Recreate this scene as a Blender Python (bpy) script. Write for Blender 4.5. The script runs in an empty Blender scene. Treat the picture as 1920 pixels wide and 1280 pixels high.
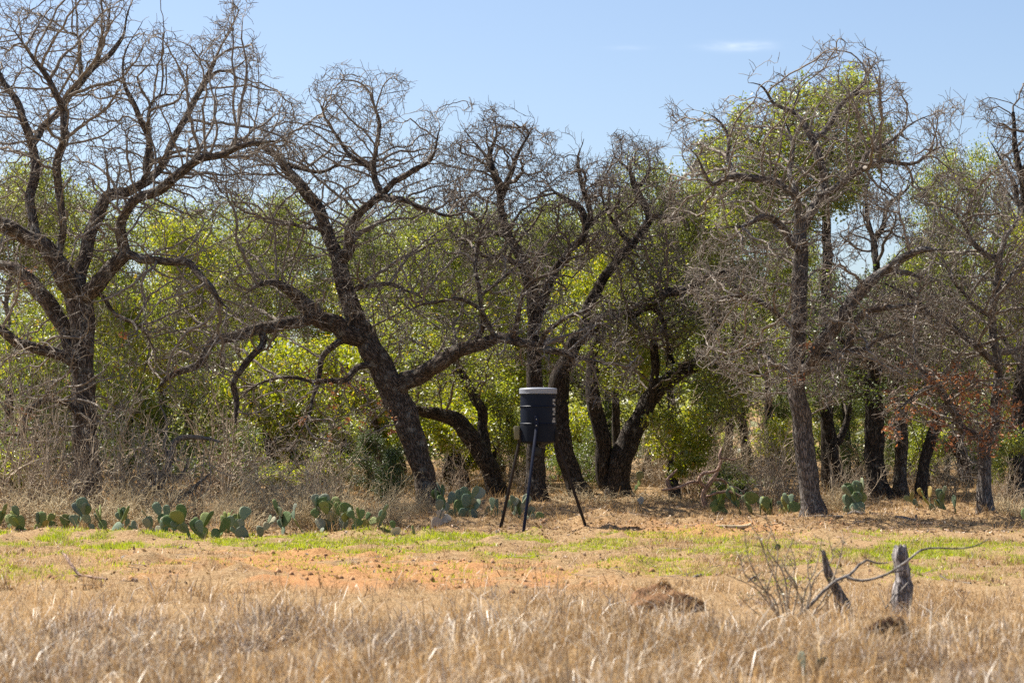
import bpy, math, random
import numpy as np
from mathutils import Vector, Matrix

# ------------------------------------------------------------------ camera, sky, sun, exposure
sc = bpy.context.scene
F = 85.0 / 36.0 * 1920.0            # focal length in photo pixels
CAM_Z = 1.65
PITCH = math.atan(160.0 / F)

cam_d = bpy.data.cameras.new("camera")
cam = bpy.data.objects.new("camera", cam_d)
sc.collection.objects.link(cam)
cam.location = (0, 0, CAM_Z)
cam.rotation_euler = (math.pi / 2 + PITCH, 0, 0)
cam_d.lens = 85
cam_d.sensor_width = 36
cam_d.clip_end = 3000
cam_d.dof.use_dof = True
cam_d.dof.focus_distance = 41.0
cam_d.dof.aperture_fstop = 2.8
sc.camera = cam

SUN_EL = math.radians(53)
SUN_AZ = math.radians(-56)          # measured from +Y (view direction) towards +X: far left, a little behind the trees
sun_dir = Vector((math.sin(SUN_AZ) * math.cos(SUN_EL), math.cos(SUN_AZ) * math.cos(SUN_EL), math.sin(SUN_EL)))

world = bpy.data.worlds.new("World")
sc.world = world
world.use_nodes = True
wn, wl = world.node_tree.nodes, world.node_tree.links
wn.clear()
w_out = wn.new("ShaderNodeOutputWorld")
w_bg = wn.new("ShaderNodeBackground")
w_sky = wn.new("ShaderNodeTexSky")
w_sky.sky_type = 'NISHITA'
w_sky.sun_disc = False
w_sky.sun_elevation = SUN_EL
w_sky.sun_rotation = SUN_AZ
w_sky.altitude = 200
w_sky.air_density = 0.8
w_sky.dust_density = 1.5
w_sky.ozone_density = 2.0
w_bg.inputs['Strength'].default_value = 0.074

def wmath(op, a, b=None, c=None):
    n = wn.new("ShaderNodeMath"); n.operation = op
    for i, v in enumerate((a, b, c)):
        if v is None: continue
        if isinstance(v, (int, float)): n.inputs[i].default_value = v
        else: wl.new(v, n.inputs[i])
    return n.outputs[0]
w_tc = wn.new("ShaderNodeTexCoord")
w_sep = wn.new("ShaderNodeSeparateXYZ"); wl.new(w_tc.outputs['Generated'], w_sep.inputs[0])
w_az = wmath('ARCTAN2', w_sep.outputs[0], w_sep.outputs[1])
w_el = wmath('ARCSINE', w_sep.outputs[2])
w_noise = wn.new("ShaderNodeTexNoise"); w_noise.inputs['Scale'].default_value = 110; w_noise.inputs['Detail'].default_value = 5
w_map = wn.new("ShaderNodeMapping"); w_map.inputs['Scale'].default_value = (1, 1, 4)
wl.new(w_tc.outputs['Generated'], w_map.inputs[0]); wl.new(w_map.outputs[0], w_noise.inputs[0])
def wisp(px, py, sx, sy, amt):       # one thin cloud far off, given by its bearing and height above the horizon
    a0 = math.atan((px - 960) / F); e0 = math.atan((800 - py) / F)
    da = wmath('DIVIDE', wmath('SUBTRACT', w_az, a0), sx / F)
    de = wmath('DIVIDE', wmath('SUBTRACT', w_el, e0), sy / F)
    d2 = wmath('ADD', wmath('MULTIPLY', da, da), wmath('MULTIPLY', de, de))
    g = wmath('EXPONENT', wmath('MULTIPLY', d2, -1.0))
    n = wmath('MULTIPLY_ADD', w_noise.outputs[0], 2.2, -0.45)
    m = wmath('MULTIPLY', g, n)
    mx = wmath('MAXIMUM', m, 0.0)
    return wmath('MULTIPLY', mx, amt)
w_c = wmath('MINIMUM', wmath('ADD', wisp(1388, 87, 50, 8, 0.42), wisp(1180, 88, 36, 4, 0.10)), 0.8)
w_mix = wn.new("ShaderNodeMix"); w_mix.data_type = 'RGBA'
wl.new(w_c, w_mix.inputs[0]); wl.new(w_sky.outputs[0], w_mix.inputs[6])
w_mix.inputs[7].default_value = (8.5, 8.7, 9.0, 1)
wl.new(w_mix.outputs[2], w_bg.inputs[0]); wl.new(w_bg.outputs[0], w_out.inputs[0])

sun_d = bpy.data.lights.new("sun", 'SUN')
sun_d.energy = 5.0
sun_d.angle = math.radians(0.5)
sun_d.color = (1.0, 0.94, 0.84)
sun = bpy.data.objects.new("sun", sun_d)
sc.collection.objects.link(sun)
sun.rotation_euler = (-sun_dir).to_track_quat('-Z', 'Y').to_euler()

sc.view_settings.view_transform = 'Standard'
sc.view_settings.look = 'None'
sc.view_settings.gamma = 1
sc.view_settings.use_curve_mapping = False
sc.view_settings.exposure = 1.17
try:
    sc.cycles.use_denoising = False
    sc.cycles.max_bounces = 8
    sc.cycles.diffuse_bounces = 6
    sc.cycles.glossy_bounces = 2
    sc.cycles.transmission_bounces = 4
    sc.cycles.caustics_reflective = False
    sc.cycles.caustics_refractive = False
except Exception:
    pass

# ------------------------------------------------------------------ helpers
rng = np.random.default_rng(7)
random.seed(7)
COL = sc.collection

def P(px, py, Y):
    """a photo pixel at depth Y metres -> world point"""
    xc = (px - 960.0) / F; yc = (640.0 - py) / F
    fy = math.cos(PITCH) - yc * math.sin(PITCH)
    fz = math.sin(PITCH) + yc * math.cos(PITCH)
    t = Y / fy
    return np.array((xc * t, Y, CAM_Z + fz * t))

def PA(px, py, Y):
    xc = (px - 960.0) / F; yc = (640.0 - py) / F
    fy = math.cos(PITCH) - yc * math.sin(PITCH)
    fz = math.sin(PITCH) + yc * math.cos(PITCH)
    t = Y / fy
    return np.stack([xc * t, Y + 0 * xc, CAM_Z + fz * t], -1)

def sstep(a, b, x):
    t = np.clip((x - a) / (b - a), 0, 1)
    return t * t * (3 - 2 * t)

def vnoise(x, y, seed=0):
    """smooth value noise in 0..1"""
    x = np.asarray(x, float); y = np.asarray(y, float)
    xi = np.floor(x).astype(np.int64); yi = np.floor(y).astype(np.int64)
    xf = x - xi; yf = y - yi
    def h(a, b):
        n = (a * 374761393 + b * 668265263 + seed * 974634777) & 0xFFFFFFFF
        n = ((n ^ (n >> 13)) * 1274126177) & 0xFFFFFFFF
        return ((n ^ (n >> 16)) & 0xFFFF) / 65535.0
    u = xf * xf * (3 - 2 * xf); v = yf * yf * (3 - 2 * yf)
    return (h(xi, yi) * (1 - u) + h(xi + 1, yi) * u) * (1 - v) + (h(xi, yi + 1) * (1 - u) + h(xi + 1, yi + 1) * u) * v

def fbm(x, y, seed=0, o=3):
    s = 0; a = 0.5; t = 0
    for i in range(o):
        s = s + a * vnoise(x * 2 ** i, y * 2 ** i, seed + i * 17); t += a; a *= 0.5
    return s / t

def mesh_obj(name, V, quads=None, tris=None, mat=None, parent=None, origin=None, smooth=False, attrs=None, link=True):
    V = np.asarray(V, np.float32).reshape(-1, 3)
    if origin is not None: V = V - np.asarray(origin, np.float32)
    me = bpy.data.meshes.new(name)
    nq = 0 if quads is None else len(quads); nt = 0 if tris is None else len(tris)
    loops = []; starts = []
    if nq:
        loops.append(np.asarray(quads, np.int32).ravel()); starts.append(np.arange(nq, dtype=np.int32) * 4)
    if nt:
        loops.append(np.asarray(tris, np.int32).ravel()); starts.append(nq * 4 + np.arange(nt, dtype=np.int32) * 3)
    loops = np.concatenate(loops); starts = np.concatenate(starts)
    me.vertices.add(len(V)); me.vertices.foreach_set("co", V.ravel())
    me.loops.add(len(loops)); me.loops.foreach_set("vertex_index", loops)
    me.polygons.add(len(starts)); me.polygons.foreach_set("loop_start", starts)
    if smooth: me.polygons.foreach_set("use_smooth", np.ones(len(starts), bool))
    for k, (typ, arr) in (attrs or {}).items():
        at = me.attributes.new(k, typ, 'POINT')
        arr = np.asarray(arr, np.float32)
        at.data.foreach_set("vector" if typ == 'FLOAT_VECTOR' else "value", arr.ravel())
    me.update(calc_edges=True)
    if mat is not None: me.materials.append(mat)
    o = bpy.data.objects.new(name, me)
    if link: COL.objects.link(o)
    if parent is not None: o.parent = parent
    return o

def tag(o, label=None, cat=None, group=None, kind=None):
    if label: o["label"] = label
    if cat: o["category"] = cat
    if group: o["group"] = group
    if kind: o["kind"] = kind
    return o

def thing(name, loc, label, cat, group=None):
    o = bpy.data.objects.new(name, None)
    o.empty_display_size = 0.2
    COL.objects.link(o)
    o.location = [float(v) for v in loc]
    return tag(o, label, cat, group)

def copy_tree(root, loc, rz, scale, label, parent=None):
    c = root.copy(); COL.objects.link(c)
    c.location = [float(v) for v in loc]; c.rotation_euler = (0, 0, rz); c.scale = scale
    c["label"] = label
    for ch in root.children:
        d = ch.copy(); COL.objects.link(d); d.parent = c
    return c

# ------------------------------------------------------------------ materials
def new_mat(name):
    m = bpy.data.materials.new(name); m.use_nodes = True
    nt = m.node_tree; nt.nodes.clear()
    out = nt.nodes.new("ShaderNodeOutputMaterial")
    return m, nt, out

def N(nt, t, **kw):
    n = nt.nodes.new(t)
    for k, v in kw.items():
        if k.startswith('i_'):
            key = k[2:]; key = int(key) if key.isdigit() else key.replace('_', ' ')
            n.inputs[key].default_value = v
        else: setattr(n, k, v)
    return n

def ramp(nt, fac, stops, interp='LINEAR'):
    r = nt.nodes.new("ShaderNodeValToRGB"); r.color_ramp.interpolation = interp
    e = r.color_ramp.elements
    while len(e) < len(stops): e.new(0.5)
    for el, (p, c) in zip(e, stops):
        el.position = p; el.color = (*c, 1)
    nt.links.new(fac, r.inputs[0])
    return r.outputs[0]

def mixc(nt, fac, a, b, mode='MIX'):
    n = nt.nodes.new("ShaderNodeMix"); n.data_type = 'RGBA'; n.blend_type = mode
    if isinstance(fac, (int, float)): n.inputs[0].default_value = fac
    else: nt.links.new(fac, n.inputs[0])
    for i, v in ((6, a), (7, b)):
        if isinstance(v, tuple): n.inputs[i].default_value = (*v, 1)
        else: nt.links.new(v, n.inputs[i])
    return n.outputs[2]

def leaf_mat(name, stops, trans=0.45, gloss=0.06, rough=0.45, tint=(1.25, 1.3, 0.5), patch=None):
    m, nt, out = new_mat(name)
    g = N(nt, "ShaderNodeNewGeometry")
    col = ramp(nt, g.outputs['Random Per Island'], stops)
    if patch:
        pn = N(nt, "ShaderNodeTexNoise", i_Scale=patch[0], i_Detail=4.0); nt.links.new(g.outputs['Position'], pn.inputs[0])
        col = mixc(nt, 1.0, col, ramp(nt, pn.outputs[0], [(0.3, patch[1]), (0.7, patch[2])]), 'MULTIPLY')
    d = N(nt, "ShaderNodeBsdfDiffuse"); nt.links.new(col, d.inputs[0])
    t = N(nt, "ShaderNodeBsdfTranslucent")
    tc = mixc(nt, 1.0, col, tint, 'MULTIPLY'); nt.links.new(tc, t.inputs[0])
    mx = N(nt, "ShaderNodeMixShader"); mx.inputs[0].default_value = trans
    nt.links.new(d.outputs[0], mx.inputs[1]); nt.links.new(t.outputs[0], mx.inputs[2])
    last = mx.outputs[0]
    if gloss:
        gl = N(nt, "ShaderNodeBsdfGlossy", i_Roughness=rough); gl.inputs[0].default_value = (1, 1, 1, 1)
        m2 = N(nt, "ShaderNodeMixShader"); m2.inputs[0].default_value = gloss
        nt.links.new(last, m2.inputs[1]); nt.links.new(gl.outputs[0], m2.inputs[2]); last = m2.outputs[0]
    nt.links.new(last, out.inputs[0])
    return m

def bark_mat(name, dark, mid, lichen, lich_amt=0.35, fissure=1.0):
    m, nt, out = new_mat(name)
    at = N(nt, "ShaderNodeAttribute", attribute_name="bark")
    mp = N(nt, "ShaderNodeMapping"); mp.inputs['Scale'].default_value = (1, 1, 0.16)
    nt.links.new(at.outputs['Vector'], mp.inputs[0])
    v = N(nt, "ShaderNodeTexVoronoi", feature='DISTANCE_TO_EDGE'); v.inputs['Scale'].default_value = 40
    nz = N(nt, "ShaderNodeTexNoise", i_Scale=30.0, i_Detail=4.0)
    nt.links.new(mp.outputs[0], nz.inputs[0])
    wob = N(nt, "ShaderNodeVectorMath", operation='MULTIPLY_ADD'); wob.inputs[1].default_value = (0.06, 0.06, 0.03)
    nt.links.new(nz.outputs['Color'], wob.inputs[0]); nt.links.new(mp.outputs[0], wob.inputs[2])
    nt.links.new(wob.outputs[0], v.inputs[0])
    h = N(nt, "ShaderNodeMapRange"); h.inputs['From Max'].default_value = 0.22; nt.links.new(v.outputs['Distance'], h.inputs[0])
    col = ramp(nt, h.outputs[0], [(0.0, dark), (0.55, mid), (1.0, tuple(c * 1.25 for c in mid))])
    n2 = N(nt, "ShaderNodeTexNoise", i_Scale=7.0, i_Detail=6.0, i_Roughness=0.65)
    nt.links.new(at.outputs['Vector'], n2.inputs[0])
    lm = ramp(nt, n2.outputs[0], [(0.60 - 0.2 * lich_amt, (0, 0, 0)), (0.72 - 0.2 * lich_amt, (1, 1, 1))])
    lm2 = N(nt, "ShaderNodeMath", operation='MULTIPLY'); nt.links.new(lm, lm2.inputs[0]); lm2.inputs[1].default_value = 0.75
    col = mixc(nt, lm2.outputs[0], col, lichen)
    b = N(nt, "ShaderNodeBsdfPrincipled", i_Roughness=0.95); b.inputs['Specular IOR Level'].default_value = 0.15
    nt.links.new(col, b.inputs[0])
    bp = N(nt, "ShaderNodeBump", i_Strength=0.9 * fissure, i_Distance=0.03)
    nt.links.new(h.outputs[0], bp.inputs['Height']); nt.links.new(bp.outputs[0], b.inputs['Normal'])
    nt.links.new(b.outputs[0], out.inputs[0])
    return m

def plain_mat(name, col, rough=0.7, metal=0.0, var=0.25, scale=8.0, bump=0.0, spec=0.4, island=False):
    m, nt, out = new_mat(name)
    tc = N(nt, "ShaderNodeTexCoord")
    nz = N(nt, "ShaderNodeTexNoise", i_Scale=scale, i_Detail=6.0, i_Roughness=0.65)
    nt.links.new(tc.outputs['Object'], nz.inputs[0])
    c = ramp(nt, nz.outputs[0], [(0.25, tuple(v * (1 - var) for v in col)), (0.75, tuple(v * (1 + var) for v in col))])
    if island:
        g = N(nt, "ShaderNodeNewGeometry")
        c = mixc(nt, 1.0, c, ramp(nt, g.outputs['Random Per Island'], [(0, (0.6, 0.6, 0.6)), (1, (1.5, 1.45, 1.4))]), 'MULTIPLY')
    b = N(nt, "ShaderNodeBsdfPrincipled", i_Roughness=rough, i_Metallic=metal)
    b.inputs['Specular IOR Level'].default_value = spec
    nt.links.new(c, b.inputs[0])
    if bump:
        bp = N(nt, "ShaderNodeBump", i_Strength=bump, i_Distance=0.02)
        nt.links.new(nz.outputs[0], bp.inputs['Height']); nt.links.new(bp.outputs[0], b.inputs['Normal'])
    nt.links.new(b.outputs[0], out.inputs[0])
    return m

M = {}
M['bark_oak'] = bark_mat("bark_oak", (0.026, 0.020, 0.016), (0.145, 0.115, 0.094), (0.33, 0.32, 0.285), 0.35)
M['bark_grey'] = bark_mat("bark_grey", (0.05, 0.042, 0.037), (0.175, 0.152, 0.138), (0.34, 0.33, 0.30), 0.3)
M['bark_dark'] = bark_mat("bark_dark", (0.012, 0.010, 0.008), (0.078, 0.063, 0.053), (0.22, 0.21, 0.185), 0.2)
M['twig'] = bark_mat("twig_bark", (0.12, 0.099, 0.081), (0.22, 0.188, 0.157), (0.35, 0.33, 0.295), 0.35, 0.3)
M['twig_dark'] = bark_mat("twig_bark_dark", (0.085, 0.069, 0.057), (0.175, 0.146, 0.121), (0.22, 0.21, 0.19), 0.3, 0.3)
M['brush'] = bark_mat("brush_stems", (0.22, 0.175, 0.125), (0.40, 0.325, 0.24), (0.52, 0.46, 0.37), 0.3, 0.2)
M['straw'] = bark_mat("straw_stems", (0.25, 0.19, 0.11), (0.47, 0.38, 0.24), (0.52, 0.48, 0.33), 0.3, 0.2)
M['dead_wood'] = bark_mat("dead_wood", (0.10, 0.09, 0.08), (0.26, 0.235, 0.215), (0.42, 0.40, 0.38), 0.5, 0.8)
M['red_wood'] = bark_mat("red_dead_wood", (0.11, 0.066, 0.05), (0.33, 0.225, 0.17), (0.42, 0.34, 0.29), 0.3, 0.6)
M['leaf_live'] = leaf_mat("live_oak_leaves", [(0.0, (0.10, 0.13, 0.024)), (0.35, (0.170, 0.21, 0.040)), (0.7, (0.25, 0.285, 0.055)), (0.93, (0.33, 0.33, 0.065)), (1.0, (0.32, 0.22, 0.05))], 0.52, tint=(1.5, 1.5, 0.45))
M['leaf_pale'] = leaf_mat("pale_olive_leaves", [(0.0, (0.125, 0.150, 0.046)), (0.5, (0.21, 0.24, 0.070)), (1.0, (0.31, 0.325, 0.10))], 0.5, tint=(1.4, 1.4, 0.55))
M['leaf_bright'] = leaf_mat("bright_leaves", [(0.0, (0.15, 0.185, 0.022)), (0.5, (0.26, 0.295, 0.032)), (0.9, (0.39, 0.385, 0.042)), (1.0, (0.45, 0.28, 0.05))], 0.58, tint=(1.5, 1.5, 0.4))
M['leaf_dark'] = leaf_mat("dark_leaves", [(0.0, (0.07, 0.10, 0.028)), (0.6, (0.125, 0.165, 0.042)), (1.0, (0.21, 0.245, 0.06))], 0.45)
M['leaf_rust'] = leaf_mat("rust_leaves", [(0.0, (0.20, 0.075, 0.03)), (0.6, (0.36, 0.15, 0.06)), (1.0, (0.48, 0.25, 0.11))], 0.4, tint=(1.2, 1.0, 0.8))
M['cedar'] = leaf_mat("cedar_needles", [(0.0, (0.045, 0.08, 0.022)), (1.0, (0.115, 0.16, 0.04))], 0.25)
M['dry_grass'] = leaf_mat("dry_grass", [(0.0, (0.16, 0.098, 0.045)), (0.3, (0.30, 0.198, 0.092)), (0.65, (0.41, 0.288, 0.148)), (0.93, (0.51, 0.405, 0.255)), (1.0, (0.68, 0.62, 0.51))], 0.4, 0.04, tint=(1.1, 1.0, 0.85), patch=(1.9, (0.55, 0.48, 0.41), (1.45, 1.46, 1.48)))
M['gold_grass'] = leaf_mat("golden_grass", [(0.0, (0.24, 0.155, 0.075)), (0.5, (0.42, 0.285, 0.145)), (1.0, (0.55, 0.41, 0.24))], 0.35, 0.03, tint=(1.1, 1.0, 0.8))
M['green_grass'] = leaf_mat("green_grass", [(0.0, (0.17, 0.23, 0.018)), (0.6, (0.30, 0.36, 0.028)), (1.0, (0.45, 0.44, 0.07))], 0.5, 0.03, tint=(1.4, 1.4, 0.4))
M['litter'] = leaf_mat("leaf_litter", [(0.0, (0.13, 0.078, 0.048)), (0.5, (0.29, 0.18, 0.105)), (0.9, (0.44, 0.29, 0.18)), (1.0, (0.55, 0.47, 0.38))], 0.1, 0.02)
M['pale_stalk'] = leaf_mat("pale_stalks", [(0.0, (0.42, 0.33, 0.22)), (0.6, (0.60, 0.50, 0.37)), (1.0, (0.78, 0.72, 0.62))], 0.3, 0.05, tint=(1.0, 0.97, 0.9))
M['grey_weed'] = leaf_mat("grey_weeds", [(0.0, (0.17, 0.125, 0.095)), (0.6, (0.31, 0.245, 0.20)), (1.0, (0.45, 0.38, 0.33))], 0.2, 0.03, tint=(1.0, 0.97, 0.9))
M['sage'] = leaf_mat("sage_leaves", [(0.0, (0.13, 0.14, 0.075)), (1.0, (0.25, 0.25, 0.14))], 0.3)

# ------------------------------------------------------------------ ground
def masks(x, y):
    """soil (bare orange earth) and green (short winter grass) masks in 0..1"""
    px = 960 + x / np.maximum(y, 5) * F
    n1 = fbm(x * 0.35, y * 0.16, 3); n2 = fbm(x * 1.1, y * 0.55, 11); n3 = fbm(x * 3.0, y * 1.4, 23)
    band = sstep(24.5, 27.5, y) * (1 - sstep(36.0, 38.2, y))
    soil_c = np.exp(-((px - 500) / 330) ** 2) * sstep(24, 26, y) * (1 - sstep(30.5, 33.5, y))
    soil_d = np.exp(-((px - 900) / 280) ** 2) * sstep(23, 25, y) * (1 - sstep(28, 31, y)) * 0.85
    soil_r = 0.55 * np.exp(-((px - 1330) / 200) ** 2) * sstep(34, 36, y) * (1 - sstep(38.5, 41, y))
    soil = np.clip((soil_c + soil_d + soil_r) * 1.5 * sstep(0.36, 0.58, n2 * 0.5 + n3 * 0.5), 0, 1)
    g1 = sstep(32.0, 33.5, y) * (1 - sstep(36.5, 38.0, y)) * (0.7 + 0.3 * sstep(700, 300, px))
    g1 = g1 * (1 - 0.75 * sstep(1280, 1420, px))
    g2 = 0.6 * sstep(24, 28, y) * (1 - sstep(34, 37, y)) * sstep(1250, 1650, px)
    g3 = 0.9 * sstep(27.5, 29.5, y) * (1 - sstep(32, 35, y)) * (1 - sstep(20, 260, px))
    g4 = 0.5 * band
    green = np.clip(np.maximum.reduce([g1, g2, g3, g4]) * sstep(0.47, 0.60, n2 * 0.45 + n1 * 0.2 + n3 * 0.4) * 1.4, 0, 1)
    green = green * (1 - 0.8 * soil)
    return soil, green

MOUNDS = []   # (x, y, radius, height)
for (px, py, r, h) in ((880, 972, 0.75, 0.17), (830, 985, 0.4, 0.09), (930, 985, 0.35, 0.08), (1150, 985, 0.9, 0.13), (1250, 972, 0.9, 0.12), (1330, 1005, 0.35, 0.10),
                       (1540, 1010, 0.35, 0.10), (1420, 985, 0.7, 0.08), (1700, 975, 0.9, 0.10), (460, 1080, 0.20, 0.09), (390, 1070, 0.22, 0.08), (930, 1018, 0.3, 0.12),
                       (860, 1045, 0.3, 0.09), (280, 1055, 0.2, 0.08), (1090, 1055, 0.25, 0.07), (1180, 1065, 0.3, 0.10), (1010, 1000, 0.25, 0.06), (690, 1000, 0.5, 0.08),
                       (110, 1005, 0.8, 0.1), (250, 1010, 0.8, 0.08)):
    Yg = 1.65 * F / (py - 800)
    MOUNDS.append(((px - 960) / F * Yg, Yg, r, h))

_mr = np.random.default_rng(55)
for _i in range(60):
    _y = _mr.uniform(25.5, 37.5); _x = _mr.uniform(-0.2, 0.2) * _y
    MOUNDS.append((_x, _y, _mr.uniform(0.10, 0.24), _mr.uniform(0.02, 0.07)))
def height(x, y):
    x = np.asarray(x, float); y = np.asarray(y, float)
    z = 0.10 * (fbm(x * 0.22, y * 0.22, 5) - 0.5) + 0.05 * (fbm(x * 0.9, y * 0.9, 9) - 0.5)
    z = z + 0.022 * np.clip(y - 41, 0, 15)
    zone = sstep(36.5, 38.5, y) * (1 - sstep(47, 52, y))
    z = z + zone * (0.17 * (fbm(x * 2.0, y * 2.0, 31) - 0.5) + 0.30 * np.abs(fbm(x * 2.6, y * 2.2, 33, 3) - 0.5))
    mid = sstep(22, 26, y) * (1 - sstep(36, 38, y))
    z = z + mid * (0.09 * (fbm(x * 2.6, y * 2.0, 41, 4) - 0.5) + 0.17 * np.abs(fbm(x * 2.3, y * 1.7, 43, 3) - 0.5))
    z = z + mid * 0.07 * np.clip(fbm(x * 3.5, y * 2.6, 47) - 0.62, 0, 1) * 2
    for (mx, my, r, h) in MOUNDS:
        d2 = ((x - mx) / r) ** 2 + ((y - my) / (r * 0.8)) ** 2
        k = d2 < 9
        if k.any(): z[k] = z[k] + 1.2 * h * np.exp(-d2[k]) * (0.5 + 1.0 * fbm(x[k] * 5, y[k] * 5, 77))
    z = z + 4.2 * sstep(70, 190, y) + 1.3 * sstep(70, 150, y) * (fbm(x * 0.02, y * 0.02, 71) - 0.5)
    return z

def H(x, y): return float(height(np.array([x]), np.array([y]))[0])

def build_ground():
    xs = np.concatenate([-np.geomspace(700, 14, 26), np.arange(-13, 13.01, 0.11), np.geomspace(14, 700, 26)])
    ys = np.concatenate([np.linspace(-60, 9, 18), np.arange(10, 52, 0.11), np.geomspace(52.5, 1200, 60)])
    X, Y = np.meshgrid(xs, ys)
    Z = height(X, Y)
    V = np.stack([X, Y, Z], -1).reshape(-1, 3)
    nx, ny = len(xs), len(ys)
    i = np.arange(ny - 1)[:, None] * nx + np.arange(nx - 1)[None, :]
    q = np.stack([i, i + 1, i + 1 + nx, i + nx], -1).reshape(-1, 4)
    s, g = masks(X.ravel(), Y.ravel())
    m, nt, out = new_mat("dry_ground")
    tc = N(nt, "ShaderNodeTexCoord")
    a_s = N(nt, "ShaderNodeAttribute", attribute_name="soil"); a_g = N(nt, "ShaderNodeAttribute", attribute_name="green")
    n1 = N(nt, "ShaderNodeTexNoise", i_Scale=3.0, i_Detail=8.0, i_Roughness=0.7); nt.links.new(tc.outputs['Object'], n1.inputs[0])
    n2 = N(nt, "ShaderNodeTexNoise", i_Scale=22.0, i_Detail=6.0, i_Roughness=0.75); nt.links.new(tc.outputs['Object'], n2.inputs[0])
    litter = ramp(nt, n2.outputs[0], [(0.30, (0.12, 0.075, 0.038)), (0.47, (0.29, 0.195, 0.102)), (0.68, (0.45, 0.335, 0.195))])
    soil = ramp(nt, n2.outputs[0], [(0.32, (0.22, 0.10, 0.044)), (0.48, (0.40, 0.205, 0.092)), (0.72, (0.52, 0.295, 0.145))])
    grn = ramp(nt, n2.outputs[0], [(0.3, (0.14, 0.15, 0.025)), (0.7, (0.33, 0.32, 0.07))])
    base = mixc(nt, ramp(nt, n1.outputs[0], [(0.35, (0, 0, 0)), (0.7, (1, 1, 1))]), litter, mixc(nt, 0.25, litter, soil))
    c = mixc(nt, a_s.outputs['Fac'], base, soil)
    gf = N(nt, "ShaderNodeMath", operation='MULTIPLY'); nt.links.new(a_g.outputs['Fac'], gf.inputs[0]); gf.inputs[1].default_value = 0.6
    c = mixc(nt, gf.outputs[0], c, grn)
    b = N(nt, "ShaderNodeBsdfPrincipled", i_Roughness=1.0); b.inputs['Specular IOR Level'].default_value = 0.05
    nt.links.new(c, b.inputs[0])
    bp = N(nt, "ShaderNodeBump", i_Strength=0.8, i_Distance=0.05)
    nt.links.new(n2.outputs[0], bp.inputs['Height']); nt.links.new(bp.outputs[0], b.inputs['Normal'])
    nt.links.new(b.outputs[0], out.inputs[0])
    o = mesh_obj("ground", V, quads=q, mat=m, smooth=True, attrs={"soil": ('FLOAT', s), "green": ('FLOAT', g)})
    tag(o, "dry sandy ground with orange soil patches and short grass", None, kind="structure")
build_ground()

# ------------------------------------------------------------------ tubes (trunks, limbs, twigs)
CATS = ((0.085, 14), (0.03, 8), (0.011, 5), (0.0, 3))
def cat_of(r):
    c = np.full(len(r), 3)
    c[r > CATS[2][0]] = 2; c[r > CATS[1][0]] = 1; c[r > CATS[0][0]] = 0
    return c

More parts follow.
